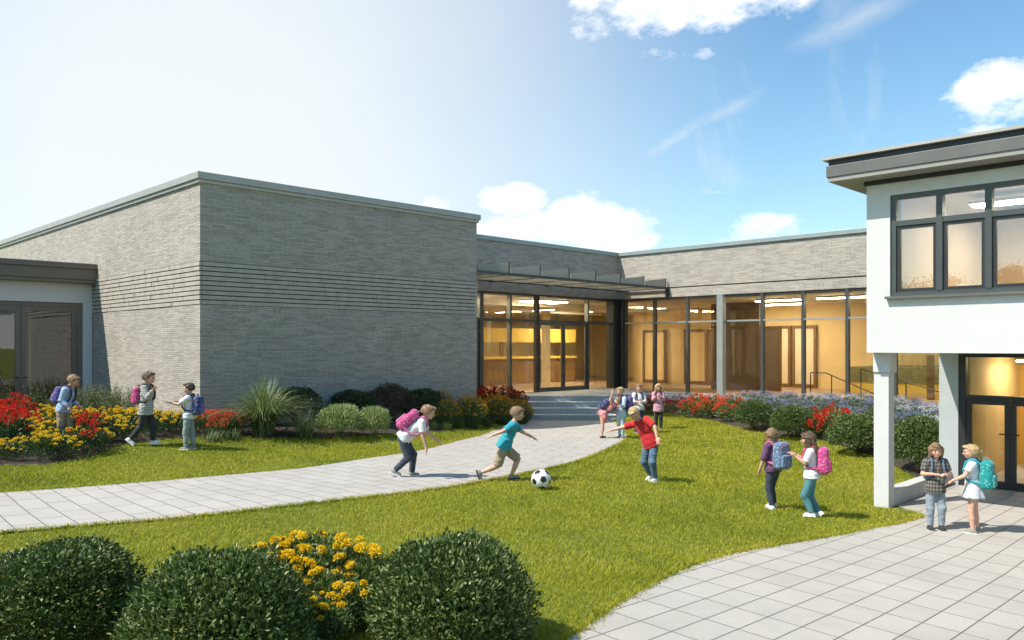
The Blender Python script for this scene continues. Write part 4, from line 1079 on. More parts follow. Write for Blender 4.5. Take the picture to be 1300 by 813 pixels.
        if sd_ == 'R': pass
        pc = wr+fa*.036*s; RP = np.stack([fa, side, pn], 1)
        B.ell(pc, RP, (.036*s,.027*s,.012*s), .008)
        curl = pose.get('curl', .5)
        for j, (o_, fl_) in enumerate(((-.019,.034),(-.0065,.042),(.006,.04),(.018,.032))):
            b = wr+fa*.062*s+side*o_*s; sp = side*o_*2.2
            d1 = nv(*(fa+sp-pn*curl*.5)); d2 = nv(*(fa*.8+sp-pn*curl*1.3)); fr = max(.0058*s, vox*.82)
            B.cap(b-fa*.01*s, b+d1*fl_*.5*s, fr*1.1, fr, .004); B.cap(b+d1*fl_*.5*s, b+d1*fl_*.5*s+d2*fl_*.5*s, fr, fr*.85, .003)
        ts = np.sign(np.dot(side, HFv+f0*.01)) or 1
        tb = wr+fa*.018*s+side*ts*.02*s; td = nv(*(fa*.7+side*ts*.75-pn*.2)); tf = nv(*(fa*.95+side*ts*.25-pn*.3)); fr = max(.007*s, vox*.9)
        B.cap(tb, tb+td*.026*s, fr*1.15, fr, .006); B.cap(tb+td*.026*s, tb+td*.026*s+tf*.02*s, fr, fr*.85, .003)
    # head
    B.ell(hc+HUv*.012*s-HFv*.006*s, HR, (.076*s,.063*s,.073*s), .02)
    B.ell(hc-HUv*.03*s+HFv*.018*s, HR, (.05*s,.047*s,.05*s), .025)
    B.ell(hc-HUv*.062*s+HFv*.045*s, HR, (.017*s,.02*s,.014*s), .015)                 # chin
    B.cap(hc+HUv*.002*s+HFv*.068*s, hc-HUv*.022*s+HFv*.083*s, .006*s, .0095*s, .009)  # nose
    B.cap(hc+HUv*.014*s+HFv*.064*s+HLv*.03*s, hc+HUv*.014*s+HFv*.064*s-HLv*.03*s, .008*s, .008*s, .012)  # brow
    for sg in (1,-1):
        B.ell(hc-HUv*.022*s+HFv*.048*s+HLv*sg*.03*s, HR, (.018*s,.018*s,.017*s), .015)   # cheek
        B.ell(hc+HUv*.0*s+HFv*.074*s+HLv*sg*.025*s, HR, (.010*s,.012*s,.008*s), .0, cut=True)
        B.ell(hc-HUv*.008*s-HFv*.006*s+HLv*sg*.064*s, HR, (.013*s,.006*s,.019*s), .006)  # ear
    link('body', B.mesh('body', [skin]), root)
    # eyes, mouth
    for sg in (1,-1):
        c = hc+HUv*.0*s+HFv*.0655*s+HLv*sg*.025*s
        E = Field(c-.02, c+.02, .0035*s/1.2); E.ell(c, HR, (.0068*s,.0098*s,.0052*s), 0); e = link('eye', E.mesh('eye', [EYEW]), root)
        c2 = c+HFv*.0048*s; E = Field(c2-.015, c2+.015, .0025*s/1.2); E.ell(c2, HR, (.0042*s,.0055*s,.0055*s), 0); link('iris', E.mesh('iris', [IRIS]), e)
        c3 = c+HUv*.0185*s+HFv*.006*s; E = Field(c3-.03, c3+.03, .003); E.cap(c3-HLv*.012*s, c3+HLv*.012*s, .0032*s, .0032*s, 0); link('eyebrow', E.mesh('eyebrow', [HAIR[hair]]), root)
    c = hc-HUv*.044*s+HFv*.0655*s; E = Field(c-.03, c+.03, .003); E.ell(c, HR, (.007*s,.017*s,.005*s), 0); link('mouth', E.mesh('mouth', [LIP]), root)
    # hair
    Hf = Field(hc-.2*s-.0, hc+.2*s, vox); Hf.seed = int(px); Hf.wf = 3.2
    if hairstyle in ('long','bob','pony'): Hf = Field(np.minimum(hc,neck)-np.array([.2,.2,.3])*s, hc+.17*s, vox); Hf.seed = int(px); Hf.wf = 3.2
    fp_ = hc+HFv*.03*s+HUv*.012*s; fn = nv(*(HFv*1.0-HUv*.62))     # keep what is behind this tilted plane
    fp2 = hc-HUv*(.035 if hairstyle != 'short' else .028)*s; 
    Hf.ell(hc+HUv*.013*s-HFv*.015*s, HR, (.086*s,.071*s,.081*s), .0, wr=.006, planes=((fp_,fn),(fp2,-HUv)))
    Hf.ell(hc+HUv*.062*s+HFv*.03*s, HR, (.05*s,.05*s,.022*s), .02, wr=.009)
    if hairstyle in ('bob','long'):
        Ln = .125 if hairstyle == 'bob' else .26
        Hf.ell(hc+HUv*.028*s+HFv*.058*s, HR, (.018*s,.05*s,.03*s), .015, wr=.003)
        for a in np.linspace(-1, 1, 9):
            an_ = a*1.9; dv = -HFv*math.cos(an_)*.066*s+HLv*math.sin(an_)*.064*s
            top = hc+HUv*.02*s+dv; end = top-np.array([0,0,1])*(Ln*.55+.45*Ln*(math.cos(an_*.8)))*s*1.0-HFv*.012*s*(1 if Ln > .15 else 0)
            if Ln > .15 and math.cos(an_) > .2:
                mid_ = neck-HFv*.06*s+HLv*math.sin(an_)*.075*s+u0*.01*s; e2 = mid_-TF*.045*s-TU*.13*s
                Hf.cap(top, mid_, .028*s, .026*s, .018, wr=.004); Hf.cap(mid_, e2, .026*s, .012*s, .016, wr=.005); continue
            Hf.cap(top, end, .026*s, .017*s, .018, wr=.004)
    if hairstyle == 'pony':
        b = hc-HFv*.08*s+HUv*.02*s; Hf.cap(b, b-HFv*.03*s-u0*.02*s, .016*s, .02*s, .01); Hf.cap(b-HFv*.03*s-u0*.02*s, b-HFv*.035*s-u0*.13*s, .021*s, .009*s, .01, wr=.003)
    if hairstyle == 'bun':
        Hf.ell(hc-HFv*.06*s+HUv*.075*s, HR, (.03*s,.03*s,.03*s), .008, wr=.003)
    link('hair', Hf.mesh('hair', [HAIR[hair]]), root)
    # ------------------------------------------------ clothes (grown a little outside the body)
    g = .013*s
    if shirt is not None:
        G = Field(lo, hi, vox); G.seed = int(px)+5; W_ = .0055
        low = pel+TU*(-.02-hem)*s; pl = ((low, -TU),)
        G.ell(chest-TU*.01*s, I3, (.066*s+g,.088*s+g,.122*s+g), .03, wr=W_); G.ell(waist, I3, (.064*s*belly+g,.08*s*belly+g,.10*s+g), .03, wr=W_)
        G.ell(pel+TU*(.0-hem*.5)*s, I3, (.086*s+g,.107*s+g,.17*s+g+hem*.8*s), .02, wr=W_, planes=pl)
        G.cap(shl+TL*.08*s-TU*.012*s, shl-TL*.08*s-TU*.012*s, .04*s+g, .04*s+g, .02)
        G.clip(low, -TU)
        ntop = shl+TU*.028*s; G.clip(ntop, TU)
        G.cap(shl, hc, .038*s, .036*s, 0, cut=True)
        for sd_ in 'LR':
            sj, el, wr, ua, fa = arm[sd_]
            if sleeve <= 0: continue
            if sleeve <= 1: e = sj+(el-sj)*(sleeve+.25); G.cap(sj, e, .034*s+g, .031*s+g, .02, clip1=True, wr=.002)
            else:
                G.cap(sj, el, .034*s+g, .028*s+g, .02, wr=.003); G.cap(el, el+(wr-el)*(sleeve-1), .027*s+g, .021*s+g*.8, .012, clip1=True, wr=.003)
        link('shirt' if not dress else 'top', G.mesh('shirt', [shirt]), root)
    if dress is not None:
        # flared skirt hanging from the waist
        m, len_ = dress; V = []; Qd = []; n1, n2 = 40, 9; q_ = random.Random(int(px))
        c0 = pel+TU*.06*s; ph = [q_.uniform(0,6) for _ in range(3)]
        dn = nv(*(-TU*.6-u0))
        for j in range(n2):
            t = j/(n2-1); c = c0+dn*len_*s*t
            for i in range(n1):
                a = 6.2832*i/n1; fl = 1+.42*t+t*.12*math.sin(a*7+ph[0])+t*.07*math.sin(a*11+ph[1])
                V.append(c+TF*math.cos(a)*.083*s*fl+TL*math.sin(a)*.098*s*fl)
        for j in range(n2-1):
            for i in range(n1): i2 = (i+1)%n1; Qd.append([j*n1+i,j*n1+i2,(j+1)*n1+i2,(j+1)*n1+i])
        sk_ = link('skirt', quads('skirt', np.array(V), Qd, smooth=True, mats=[m]), root)
        sm2 = sk_.modifiers.new('s','SOLIDIFY'); sm2.thickness = .008
    if bottom in ('trousers','shorts') and legm is not None:
        G = Field(lo, hi, vox); G.seed = int(px)+9; g2 = .009*s; wtop = pel+TU*.045*s
        G.ell(pel+TU*.01*s, I3, (.066*s+g2*.8,.084*s+g2*.8,.075*s), .03)
        for sd_ in 'LR':
            hp, kn, an, fp = leg[sd_]
            if bottom == 'trousers':
                G.cap(hp, kn, .051*s+g2, .037*s+g2, .03, wr=.004); G.cap(kn, an+(kn-an)*.04, .037*s+g2, .027*s+g2, .02, clip1=True, wr=.004)
            else: G.cap(hp, hp+(kn-hp)*.98, .056*s+g2, .053*s+g2, .03, clip1=True, wr=.005)
        G.clip(wtop, TU)
        link(bottom, G.mesh(bottom, [legm]), root)
    for sd_ in 'LR':
        hp, kn, an, fp = leg[sd_]; R = rotm(l0, rad(fp)); fd = R@f0; fdn = R@(-u0); c = an+fdn*.03*s
        G = Field(c-.16*s, c+.16*s, vox*.9)
        G.cap(c-fd*.014*s, c+fd*.07*s, .033*s, .028*s, .02); G.cap(an+fdn*.0, c, .031*s, .032*s, .015)
        pb = an+fdn*.047*s; G.clip(pb, fdn)
        pt = an-fdn*.012*s; G.clip(pt, -fdn)
        sh_ = link('shoe', G.mesh('shoe', [shoes or M['white']]), root)
        G = Field(c-.16*s, c+.16*s, vox*.9); c4 = pb-fdn*.006*s
        RS = np.stack([fd, l0, np.cross(fd, l0)], 1); G.ell(c4+fd*.028*s, RS, (.076*s,.036*s,.009*s), 0, box=.004)
        link('sole', G.mesh('sole', [socks or M['white']]), sh_)
    # ------------------------------------------------ backpack (its own thing)
    if pack:
        pm, pocket, strapm, plabel, sc, side_off = (pack+(0,))[:6]
        bp = tag(empty('backpack', (x0,y0,z0), rad(face-45)), plabel, 'backpack', 'school backpacks worn by the children')
        hw, hd, hz = .098*s*sc, .055*s*sc, .145*s*sc
        c = chest-TU*.03*s-TF*(.066*s+g+hd+.002)+TL*side_off*s
        G = Field(c-.3*s*sc, c+.3*s*sc, vox); G.seed = int(px)+3
        G.ell(c, I3, (hd,hw,hz), 0, box=hd*.85, wr=.002); G.ell(c-TU*hz*.35, I3, (hd*1.08,hw*1.03,hz*.62), .03, box=hd*.8)
        link('main_bag', G.mesh('main_bag', [pm]), bp)
        G = Field(c-.3*s*sc, c+.3*s*sc, vox); c2 = c-TF*hd*1.05-TU*hz*.38; G.ell(c2, I3, (hd*.42,hw*.8,hz*.45), 0, box=hd*.35); fpk = link('front_pocket', G.mesh('front_pocket', [pocket]), bp)
        zp = MB(); zc = c-TF*(hd+.004)
        zp.tube([tuple(zc+TL*hw*.75*math.cos(a)*1.0+TU*(hz*.3+hz*.55*math.sin(a))+TF*.008*abs(math.cos(a))) for a in np.linspace(0, math.pi, 9)], .0035*s, 5); zp.build('zip', strapm, bp)
        hd_ = MB(); ht = c+TU*(hz*.98)+TF*hd*.3; hd_.tube([tuple(ht-TL*.025*s), tuple(ht-TL*.02*s+TU*.028*s), tuple(ht+TL*.02*s+TU*.028*s), tuple(ht+TL*.025*s)], .006*s, 6); hd_.build('handle', strapm, bp)
        for sg in (1,-1):
            a = shl+TL*sg*.062*s; top = c+TU*hz*.7+TL*sg*.05*s+TF*hd
            pts = [top, a+TU*.048*s-TF*.03*s, a+TU*.052*s+TF*.015*s, a+TU*.015*s+TF*.068*s, a-TU*.07*s+TF*.09*s+TL*sg*.006*s, a-TU*.15*s+TF*.082*s+TL*sg*.02*s, a-TU*.2*s+TF*.03*s+TL*sg*.042*s, c-TU*hz*.6+TL*sg*.09*s*sc+TF*hd*.6]
            G = Field(np.min(pts,0)-.05, np.max(pts,0)+.05, vox)
            for i in range(len(pts)-1):
                G.cap(pts[i], pts[i+1], .0135*s, .0135*s, .008)
            link('strap', G.mesh('strap', [strapm]), bp)
    return root
# pose shorthands: directions are (forward, own left, up)
DN = (0,0,-1)
stand = lambda **k: dict(dict(legL=((.08,.03,-1),(-.05,0,-1),0), legR=((-.02,-.03,-1),(-.08,0,-1),0), armL=((0,.15,-1),(.15,.05,-1)), armR=((0,-.15,-1),(.15,-.05,-1))), **k)
walk = lambda a=.35, **k: dict(dict(legL=((a,.02,-1),(-.05,0,-1),-8), legR=((-a*.45,-.02,-1),(-a*2.1,0,-1),38), armL=((-.25,.12,-1),(.1,.03,-1)), armR=((.3,-.12,-1),(.5,0,-.8))), **k)
white = M['white']; navy = fab('navy', [(.02,.03,.07)]); dkden = fab('dark_denim', [(.02,.03,.045),(.045,.06,.08)], 'denim'); charc = fab('charcoal', [(.025,.028,.03)])
teal = fab('teal', [(.02,.3,.38)]); khaki = fab('khaki', [(.34,.27,.17)]); red = fab('red', [(.55,.015,.02)]); pink = fab('pink', [(.5,.13,.26)]); ltblue = fab('light_blue', [(.35,.47,.65)])
whitef = fab('white_cloth', [(.7,.7,.7)]); greyp = fab('grey_green_cotton', [(.25,.3,.28)]); blue_j = fab('blue_jeans', [(.05,.1,.16),(.12,.2,.27)], 'denim'); grey_j = fab('grey_jeans', [(.15,.19,.22),(.33,.38,.42)], 'denim'); tealj = fab('teal_jeans', [(.05,.17,.19),(.1,.27,.3)], 'denim')
magenta = fab('magenta', [(.5,.05,.17)]); tealpk = fab('teal_print', [(.005,.25,.24),(.25,.5,.48)], 'spots', scale=38); pinkpk = fab('pink_print', [(.5,.05,.2),(.68,.35,.45)], 'spots', scale=34); bluepk = fab('blue_print', [(.1,.16,.26),(.5,.56,.66)], 'spots', scale=42)
purppk = fab('purple_print', [(.1,.07,.25),(.4,.3,.6)], 'spots', scale=40); navpk = fab('navy_print', [(.03,.04,.14),(.35,.38,.6)], 'spots', scale=40); check = fab('grey_check', [(.2,.2,.19),(.5,.49,.45)], 'check', scale=22); dstripe = fab('dark_check', [(.025,.025,.028),(.2,.18,.14)], 'check', scale=20)
blacks = fab('black_shoe', [(.02,.02,.022)]); salmon = fab('salmon', [(.7,.25,.25)]); pinkcard = fab('dusty_pink', [(.55,.28,.36)]); paleblue = fab('pale_blue', [(.4,.52,.6)]); greys = fab('grey_shoe', [(.25,.24,.2)]); black_sole = plain('dark_sole', (.04,.04,.04), .7, .1)
purple = fab('purple', [(.22,.13,.35)])
# --- left trio
person(80,565,1.30,0,stand(lean=16, head=(8,0), armL=((-.25,.1,-1),(.8,0,-.6)), armR=((-.3,-.1,-1),(.7,0,-.7)), legL=((.25,.03,-1),(-.15,0,-1),0)), hair='light', shirt=ltblue, sleeve=1.9, bottom='trousers', legm=khaki, shoes=blacks,
  label='boy in light blue shirt standing among the flowers by the white entrance', pack=(purppk,purple,navy,'purple patterned backpack of the boy standing among the flowers',.85))
person(180,566,1.36,0,walk(.42, lean=3, head=(2,0), armL=((.05,.12,-1),(-.1,.1,-1)), armR=((.45,-.25,-.8),(.6,-.15,.75)), curl=.9), hair='brown', shirt=check, sleeve=1.85, legm=charc, shoes=whitef, hem=.05,
  label='child in grey checked shirt walking with one raised hand beside the flower bed', pack=(pinkpk,magenta,charc,'pink and red backpack of the walking child in checked shirt',.85))
person(241,571,1.22,180,stand(lean=-3, head=(4,0), armL=((.75,.15,-.6),(.95,0,.15)), armR=((.5,-.2,-.8),(.95,0,.3)), legL=((.12,.06,-1),(-.05,.03,-1),0), legR=((-.1,-.05,-1),(-.12,0,-1),0), curl=.3), hair='dark', shirt=whitef, sleeve=.55, legm=greyp, shoes=greys, skin=SK,
  label='dark-haired boy in grey trousers holding out both hands by the brick corner', pack=(navpk,purppk,navy,'blue and purple print backpack of the boy holding out his hands',1.05))
# --- ball players
person(512,606,1.38,2,dict(lean=50, head=(-34,0), armL=((.35,.12,-1),(.75,.05,-.6)), armR=((.1,-.1,-1),(.25,0,-1)), legL=((.55,.04,-.9),(-.1,.0,-1),0), legR=((.3,-.04,-1),(-.85,0,-.8),25), curl=.8), hair='light', shirt=whitef, sleeve=.5, legm=dkden, shoes=greys, hairstyle='short',
  label='child in white T-shirt and dark jeans crouching forward on the path', pack=(pinkpk,pink,pink,'pink backpack on the crouching child on the path',1.05))
person(630,610,1.36,0,dict(lean=24, head=(-14,0), armL=((.75,.3,-.75),(.85,0,-.45)), armR=((-.8,-.3,-.45),(-.95,-.1,-.35)), legL=((.85,.05,-.7),(-.38,0,-1),-4), legR=((-.35,-.05,-1),(-1,0,-.42),72), curl=.6), hair='light', hairstyle='short', shirt=teal, sleeve=.55, bottom='shorts', legm=khaki, shoes=greys, socks=black_sole,
  label='boy in teal T-shirt and khaki shorts lunging towards the football')
person(829,611,1.37,228,dict(lean=17, side=-20, head=(24,12), armL=((.05,.8,-.55),(.25,.35,-.8)), armR=((.45,-.85,-.3),(.4,-.8,-.25)), legL=((.35,.1,-.95),(-.35,.0,-1),5), legR=((.2,-.12,-1),(-.65,.1,-.9),14), curl=.4), hair='blond', hairstyle='short', shirt=red, sleeve=.55, legm=blue_j, shoes=whitef, hem=.02,
  label='blond boy in red polo shirt dodging on the lawn with arms spread', skin=SK)
# --- far group by the steps
V2 = .010
person(764,557,1.22,10,stand(lean=48, head=(10,0), armL=((.5,.1,-.9),(.8,0,-.3)), armR=((-.55,-.35,.55),(.25,-.1,1)), legL=((.15,.03,-1),(-.1,0,-1),0)), hair='light', hairstyle='short', shirt=salmon, sleeve=.4, bottom=None, dress=(salmon,.13), shoes=blacks, vox=V2,
  label='child in salmon dress bending forward with one arm raised by the steps', pack=(navpk,navy,navy,'navy star-print backpack on the bending child in salmon dress',.95))
person(789,557,1.28,215,stand(head=(6,10), armL=((.35,.2,-1),(.8,-.5,-.1)), armR=((.35,-.2,-1),(.8,.5,-.1)), curl=.8), hair='blond', hairstyle='short', shirt=paleblue, sleeve=1.5, legm=fab('mint', [(.4,.55,.55)]), shoes=greys, vox=V2, hem=.05,
  label='blond child in pale blue clothes standing between the bending child and others', pack=(purppk,purppk,navy,'large purple patterned backpack of the child in pale blue',1.15,.05))
person(811,550,1.30,268,stand(head=(4,0), armL=((.35,.15,-1),(.7,-.6,.0)), armR=((.35,-.15,-1),(.7,.6,.0)), curl=.8), hair='light', hairstyle='short', shirt=whitef, sleeve=1.5, legm=navy, shoes=blacks, vox=V2,
  label='child in white top facing forward behind the boy in red', pack=(navy,navy,navy,'navy backpack with dark straps on the child behind the boy in red',.95))
person(836,545,1.27,255,stand(head=(6,8), armL=((.45,.1,-1),(.6,-.5,.6)), armR=((.45,-.1,-1),(.65,.5,.5)), curl=.8), hair='blond', hairstyle='long', shirt=pinkcard, sleeve=1.9, legm=charc, shoes=blacks, vox=V2, hem=.09,
  label='long-haired blond girl in dusty pink cardigan on the lawn by the steps', pack=(navpk,navy,navy,'dark blue backpack of the girl in dusty pink cardigan',.9))
# --- pair on the lawn
person(981,646,1.18,122,dict(head=(6,-62), legL=((.1,.02,-1),(-.2,0,-1),0), legR=((.3,.0,-1),(-.2,0,-1),-5), armL=((.1,.3,-1),(.3,.1,-.9)), armR=((.2,-.25,-1),(.5,-.1,-.9)), lean=2), hair='light', hairstyle='bob', shirt=fab('plum', [(.13,.05,.12)]), sleeve=1.2, legm=dkden, shoes=whitef,
  label='short-haired child seen from behind on the lawn left of the long-haired girl', pack=(bluepk,bluepk,pink,'greyish blue print backpack with pink straps on the lawn child seen from behind',1.22))
person(1035,657,1.22,157,dict(head=(4,8), legL=((.35,.03,-1),(-.4,0,-1),0), legR=((.1,-.03,-1),(-.5,0,-1),35), armL=((.4,.1,-.9),(.75,0,.55)), armR=((.35,-.15,-.95),(.8,.1,.5)), lean=2, curl=.9), hair='brown', hairstyle='long', shirt=whitef, sleeve=.6, legm=tealj, shoes=whitef,
  label='girl with long brown hair and teal jeans walking on the lawn', pack=(pinkpk,magenta,magenta,'bright pink backpack on the girl with long brown hair',1.12))
# --- pair on the court
person(1188,673,1.17,262,stand(head=(6,-8), armL=((.15,.35,-1),(.75,-.65,.1)), armR=((.15,-.35,-1),(.75,.65,.1)), legL=((.1,.08,-1),(-.08,.0,-1),0), legR=((.0,-.04,-1),(-.02,0,-1),0), curl=.9), hair='light', hairstyle='bob', shirt=dstripe, sleeve=.5, legm=grey_j, shoes=blacks, socks=black_sole, hem=.04,
  label='girl in dark checked top and grey jeans facing forward on the paved court', pack=(fab('dark_pack', [(.06,.05,.07)]),charc,fab('blue_strap', [(.1,.14,.22)]),'dark backpack with blue straps on the girl in dark checked top',.85))
person(1238,677,1.17,142,stand(head=(4,22), armL=((.45,.3,-.85),(.85,.25,-.45)), armR=((.4,-.05,-.9),(.85,.05,-.4)), legL=((.06,.08,-1),(-.1,.04,-1),0), legR=((-.02,-.07,-1),(-.12,-.05,-1),0), curl=.5), hair='blond', hairstyle='pony', shirt=whitef, sleeve=.35, bottom=None, dress=(fab('pale_grey_skirt', [(.55,.58,.6)]),.15), shoes=greys,
  label='blond girl with ponytail in short white dress reaching out on the court', pack=(tealpk,tealpk,teal,'teal print backpack on the blond girl with ponytail',1.18))
# ================================================================ football
def football():
    import bmesh
    x, y, z, D = at(687, 622); r = .16
    ph = (1+5**.5)/2; V = []
    bm = bmesh.new(); bmesh.ops.create_icosphere(bm, subdivisions=5, radius=1.0)
    ico = bmesh.new(); bmesh.ops.create_icosphere(ico, subdivisions=1, radius=1.0); dirs = np.array([v.co[:] for v in ico.verts]); ico.free()
    R = rotm((1,.4,.2), .75); dirs = unit(dirs)@R.T
    vs = np.array([v.co[:] for v in bm.verts]); dots = np.sort(vs@dirs.T, 1)
    edge = dots[:,-1]-dots[:,-2]
    # seams sink a little; pentagon = nearest 12 directions within the right angle
    for v, dd in zip(bm.verts, vs@dirs.T):
        s_ = np.sort(dd); a = s_[-1]
        dent = .012*math.exp(-((a-.935)/.008)**2)+.008*math.exp(-((s_[-1]-s_[-2])/.012)**2)*(1 if a < .93 else 0)
        v.co = v.co*(1-dent)
    me = bpy.data.meshes.new('football'); 
    for f in bm.faces: f.smooth = True; c = np.array(f.calc_center_median()); c /= np.linalg.norm(c); f.material_index = 0
    bm.to_mesh(me); bm.free(); me.transform(Matrix.Scale(r, 4))
    a = NT('ball_leather'); geo = a.n('TexCoord'); nn = a.n('VectorMath', {'operation':'NORMALIZE'}, _0=geo.outputs['Object']).outputs[0]
    near = None
    for i in range(12):
        # a regular pentagon around each direction from five plane tests
        d = dirs[i]; others = sorted(range(12), key=lambda j: -(dirs[j]@d))[1:6]; t_ = None
        dd = a.n('VectorMath', {'operation':'DOT_PRODUCT'}, _0=nn, _1=tuple(d)).outputs['Value']
        for j in others:
            e = dirs[j]-d*(dirs[j]@d); e /= np.linalg.norm(e)
            v = a.n('VectorMath', {'operation':'DOT_PRODUCT'}, _0=nn, _1=tuple(-e)).outputs['Value']; t_ = v if t_ is None else a.mth('MAXIMUM', t_, v)
        t_ = a.mth('MULTIPLY', a.mth('LESS_THAN', t_, .30), a.mth('GREATER_THAN', dd, .6)); near = t_ if near is None else a.mth('MAXIMUM', near, t_)
    a.l(a.mix(near, (.8,.8,.78), (.02,.02,.022)), a.b.inputs['Base Color']); a.b.inputs['Roughness'].default_value = .35
    me.materials.append(a.m); o = link('football', me); o.location = (x,y,z+r+.01)
    tag(o, 'black and white football lying on the lawn at the path edge', 'ball')
football()
# ================================================================ camera, sun, sky
cam = bpy.data.cameras.new('camera'); co = bpy.data.objects.new('camera', cam); C.objects.link(co)
cam.sensor_width = 36; cam.lens = 36*F/1300; cam.shift_y = (HY-406.5)/1300; cam.clip_end = 3000; cam.clip_start = .05
co.location = (0,0,EYE); co.rotation_euler = (math.radians(90), 0, math.radians(-45)); S.camera = co
EL = math.radians(52); TH = math.radians(23)
sd = Vector((-math.cos(TH)*math.cos(EL), math.sin(TH)*math.cos(EL), math.sin(EL)))   # towards the sun
sl = bpy.data.lights.new('sun', 'SUN'); sl.energy = 4.7; sl.angle = math.radians(.5); sl.color = (1,.94,.84)
so = bpy.data.objects.new('sun', sl); C.objects.link(so); so.rotation_euler = sd.to_track_quat('Z','Y').to_euler()
W = bpy.data.worlds.new('World'); S.world = W; W.use_nodes = True; t = W.node_tree
bg = t.nodes['Background']; bg.inputs['Strength'].default_value = 0.13
def wn(typ, props=None, **ins):
    nd = t.nodes.new('ShaderNode'+typ)
    for k, v in (props or {}).items(): setattr(nd, k, v)
    for k, v in ins.items():
        key = int(k[1:]) if k[0] == '_' else k
        if isinstance(v, bpy.types.NodeSocket): t.links.new(v, nd.inputs[key])
        else: nd.inputs[key].default_value = v
    return nd
def wm(op, a, b=0.0, c=0.0, clamp=False):
    x = wn('Math', {'operation':op,'use_clamp':clamp}, _0=a, _1=b, _2=c); return x.outputs[0]
sky = wn('TexSky'); sky.sky_type = 'NISHITA'; sky.sun_disc = False; sky.sun_elevation = EL
sky.sun_rotation = math.atan2(sd.x, sd.y); sky.air_density = 1.0; sky.dust_density = .6; sky.ozone_density = 1.6
tc = wn('TexCoord').outputs['Generated']
def pxdir(px, py):
    v = Vector((1,1,0)).normalized()*F+Vector((1,-1,0)).normalized()*(px-CX)+Vector((0,0,1))*(HY-py); return v.normalized()
nrm = wn('VectorMath', {'operation':'NORMALIZE'}, _0=tc).outputs[0]
def dotd(d): return wn('VectorMath', {'operation':'DOT_PRODUCT'}, _0=nrm, _1=tuple(d)).outputs['Value']
sp = wn('SeparateXYZ', Vector=nrm)
nz = wn('TexNoise', Vector=wn('Mapping', Vector=nrm, Scale=(1,1,1.9)).outputs[0], Scale=11.0, Detail=10, Roughness=.62).outputs[0]
nz2 = wn('TexNoise', Vector=wn('Mapping', Vector=nrm, Location=(3,1,2)).outputs[0], Scale=3.0, Detail=4).outputs[0]
# small clouds: an elongated patch of cloud around each direction, broken up by noise
def puff(px, py, wx, wy, amp=1.0):
    d = pxdir(px, py); h = Vector((d.y,-d.x,0)).normalized(); v = h.cross(d)
    u = wm('DIVIDE', dotd(h), wx/F); w = wm('DIVIDE', dotd(v), wy/F)
    r2 = wm('ADD', wm('MULTIPLY', u, u), wm('MULTIPLY', w, w))
    front = wm('GREATER_THAN', dotd(d), 0.0)
    return wm('MULTIPLY', wm('MULTIPLY', wm('SUBTRACT', 1.0, r2, clamp=True), front), amp)
mask = None
for a in ((860,0,160,55,1.1),(850,68,60,16,.6),(650,252,50,24,.8),(765,285,80,50,1.15),(640,294,70,20,.8),(895,245,38,16,.6),(700,292,60,26,.9),(960,292,90,22,.5),(555,259,36,15,.8),(1290,112,75,40,1.0),(1255,165,45,10,.5),(1420,90,110,50,1.0),(1600,200,160,70,1.1),(-300,250,200,60,.8),(330,292,120,30,.5)):
    m_ = puff(*a); mask = m_ if mask is None else wm('MAXIMUM', mask, m_)
cl = wm('MULTIPLY_ADD', mask, .62, wm('MULTIPLY_ADD', nz, 2.5, -1.46))
cl = wm('MULTIPLY', wm('MULTIPLY', cl, 2.4, clamp=True), wm('GREATER_THAN', mask, 0.001))
cl = wm('MULTIPLY', cl, wm('MULTIPLY', mask, 5.0, clamp=True), clamp=True)
# thin high streaks
k1 = wn('Mapping', Vector=nrm, Rotation=(0.5,.2,.5), Scale=(1.0,9,3)).outputs[0]
cir = wn('TexNoise', Vector=k1, Scale=1.7, Detail=6, Roughness=.55).outputs[0]
cir = wm('MULTIPLY', wm('SUBTRACT', cir, .47, clamp=True), 1.6, clamp=True)
def streak(a, b, w, amp):
    d1, d2 = pxdir(*a), pxdir(*b); n = d1.cross(d2).normalized(); md = (d1+d2).normalized(); tn = n.cross(md)
    half = (d2-d1).length/2
    across = wm('DIVIDE', wm('ABSOLUTE', wm('ADD', dotd(n), wm('MULTIPLY_ADD', nz2, .05, -.025))), w); along = wm('DIVIDE', wm('ABSOLUTE', dotd(tn)), half)
    v = wm('MULTIPLY', wm('SUBTRACT', 1.0, across, clamp=True), wm('SUBTRACT', 1.0, wm('POWER', along, 2.0), clamp=True))
    return wm('MULTIPLY', wm('MULTIPLY', wm('MULTIPLY', v, wm('GREATER_THAN', dotd(md), 0)), wm('MULTIPLY_ADD', nz, 1.6, -.2, clamp=True)), amp)
cir = wm('MAXIMUM', cir, wm('MAXIMUM', streak((770,225),(1010,90),.022,.85), wm('MAXIMUM', streak((960,75),(1210,-30),.03,.6), streak((980,300),(1150,180),.03,.35))))
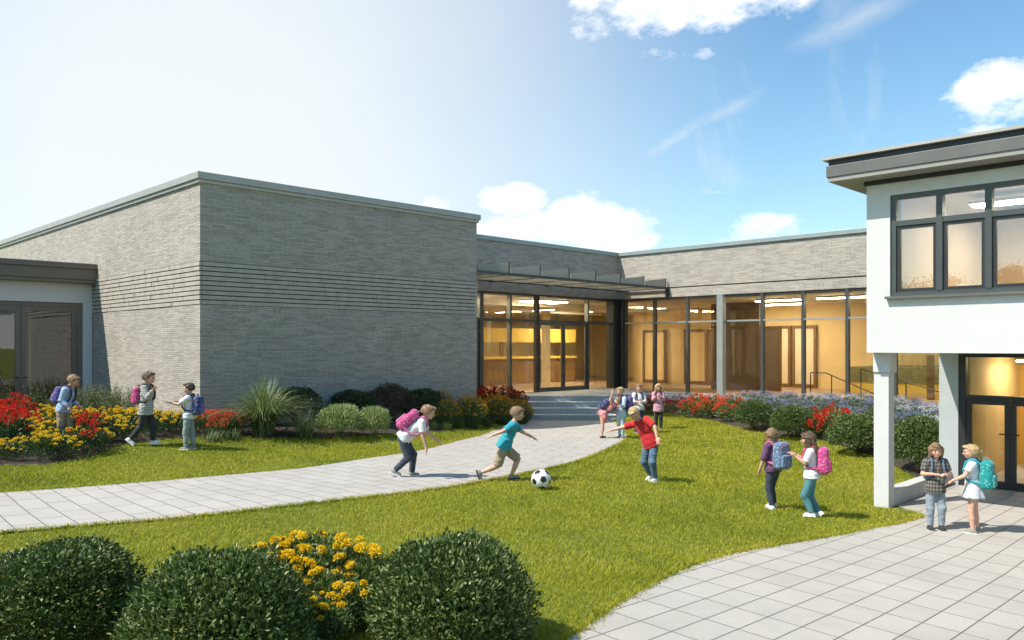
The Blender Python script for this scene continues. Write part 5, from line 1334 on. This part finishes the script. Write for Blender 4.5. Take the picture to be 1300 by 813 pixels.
# bright veil of sun glow painted into the sky colour, upper left
ve = wm('SUBTRACT', dotd(pxdir(260, 60)), .78)
ve = wm('DIVIDE', ve, .22, clamp=True); ve = wm('POWER', ve, 1.9)
ve = wm('MULTIPLY', ve, wm('MULTIPLY_ADD', nz2, .3, .85), clamp=True)
low = wm('POWER', wm('SUBTRACT', 1.0, wm('MULTIPLY', sp.outputs[2], 2.4, clamp=True), clamp=True), 1.8)
veil = wm('MAXIMUM', wm('ADD', .10, wm('ADD', wm('MULTIPLY', ve, .88), wm('MULTIPLY', low, .42))), cir, clamp=True)
def wmix(f, a, b):
    x = t.nodes.new('ShaderNodeMix'); x.data_type = 'RGBA'
    t.links.new(f, x.inputs[0])
    for i, v in ((6,a),(7,b)):
        if isinstance(v, bpy.types.NodeSocket): t.links.new(v, x.inputs[i])
        else: x.inputs[i].default_value = (*v, 1)
    return x.outputs[2]
sat = wn('HueSaturation', Saturation=1.25, Value=1.12, Color=sky.outputs[0]).outputs[0]
sat = wn('VectorMath', {'operation':'MULTIPLY'}, _0=sat, _1=(.82,1.06,1.0)).outputs[0]
c1 = wmix(wm('MULTIPLY', veil, .9), sat, (5.6,5.8,5.75))
shade = wm('MULTIPLY_ADD', wn('TexNoise', Vector=nrm, Scale=22.0, Detail=5).outputs[0], .5, .72, clamp=True)
cc = wn('VectorMath', {'operation':'SCALE'}, _0=(7.6,7.7,7.9), Scale=shade).outputs[0]
c2 = wmix(wm('MULTIPLY', cl, .93), c1, cc)
t.links.new(c2, bg.inputs['Color'])
S.view_settings.view_transform = 'Standard'; S.view_settings.look = 'None'; S.view_settings.gamma = 1; S.view_settings.exposure = 0.42
S.render.engine = 'CYCLES'
cy = S.cycles; cy.max_bounces = 7; cy.transparent_max_bounces = 16; cy.diffuse_bounces = 3; cy.glossy_bounces = 3; cy.caustics_reflective = False; cy.caustics_refractive = False
cy.sample_clamp_indirect = 6; cy.use_denoising = True
try: cy.denoiser = 'OPENIMAGEDENOISE'
except Exception: pass
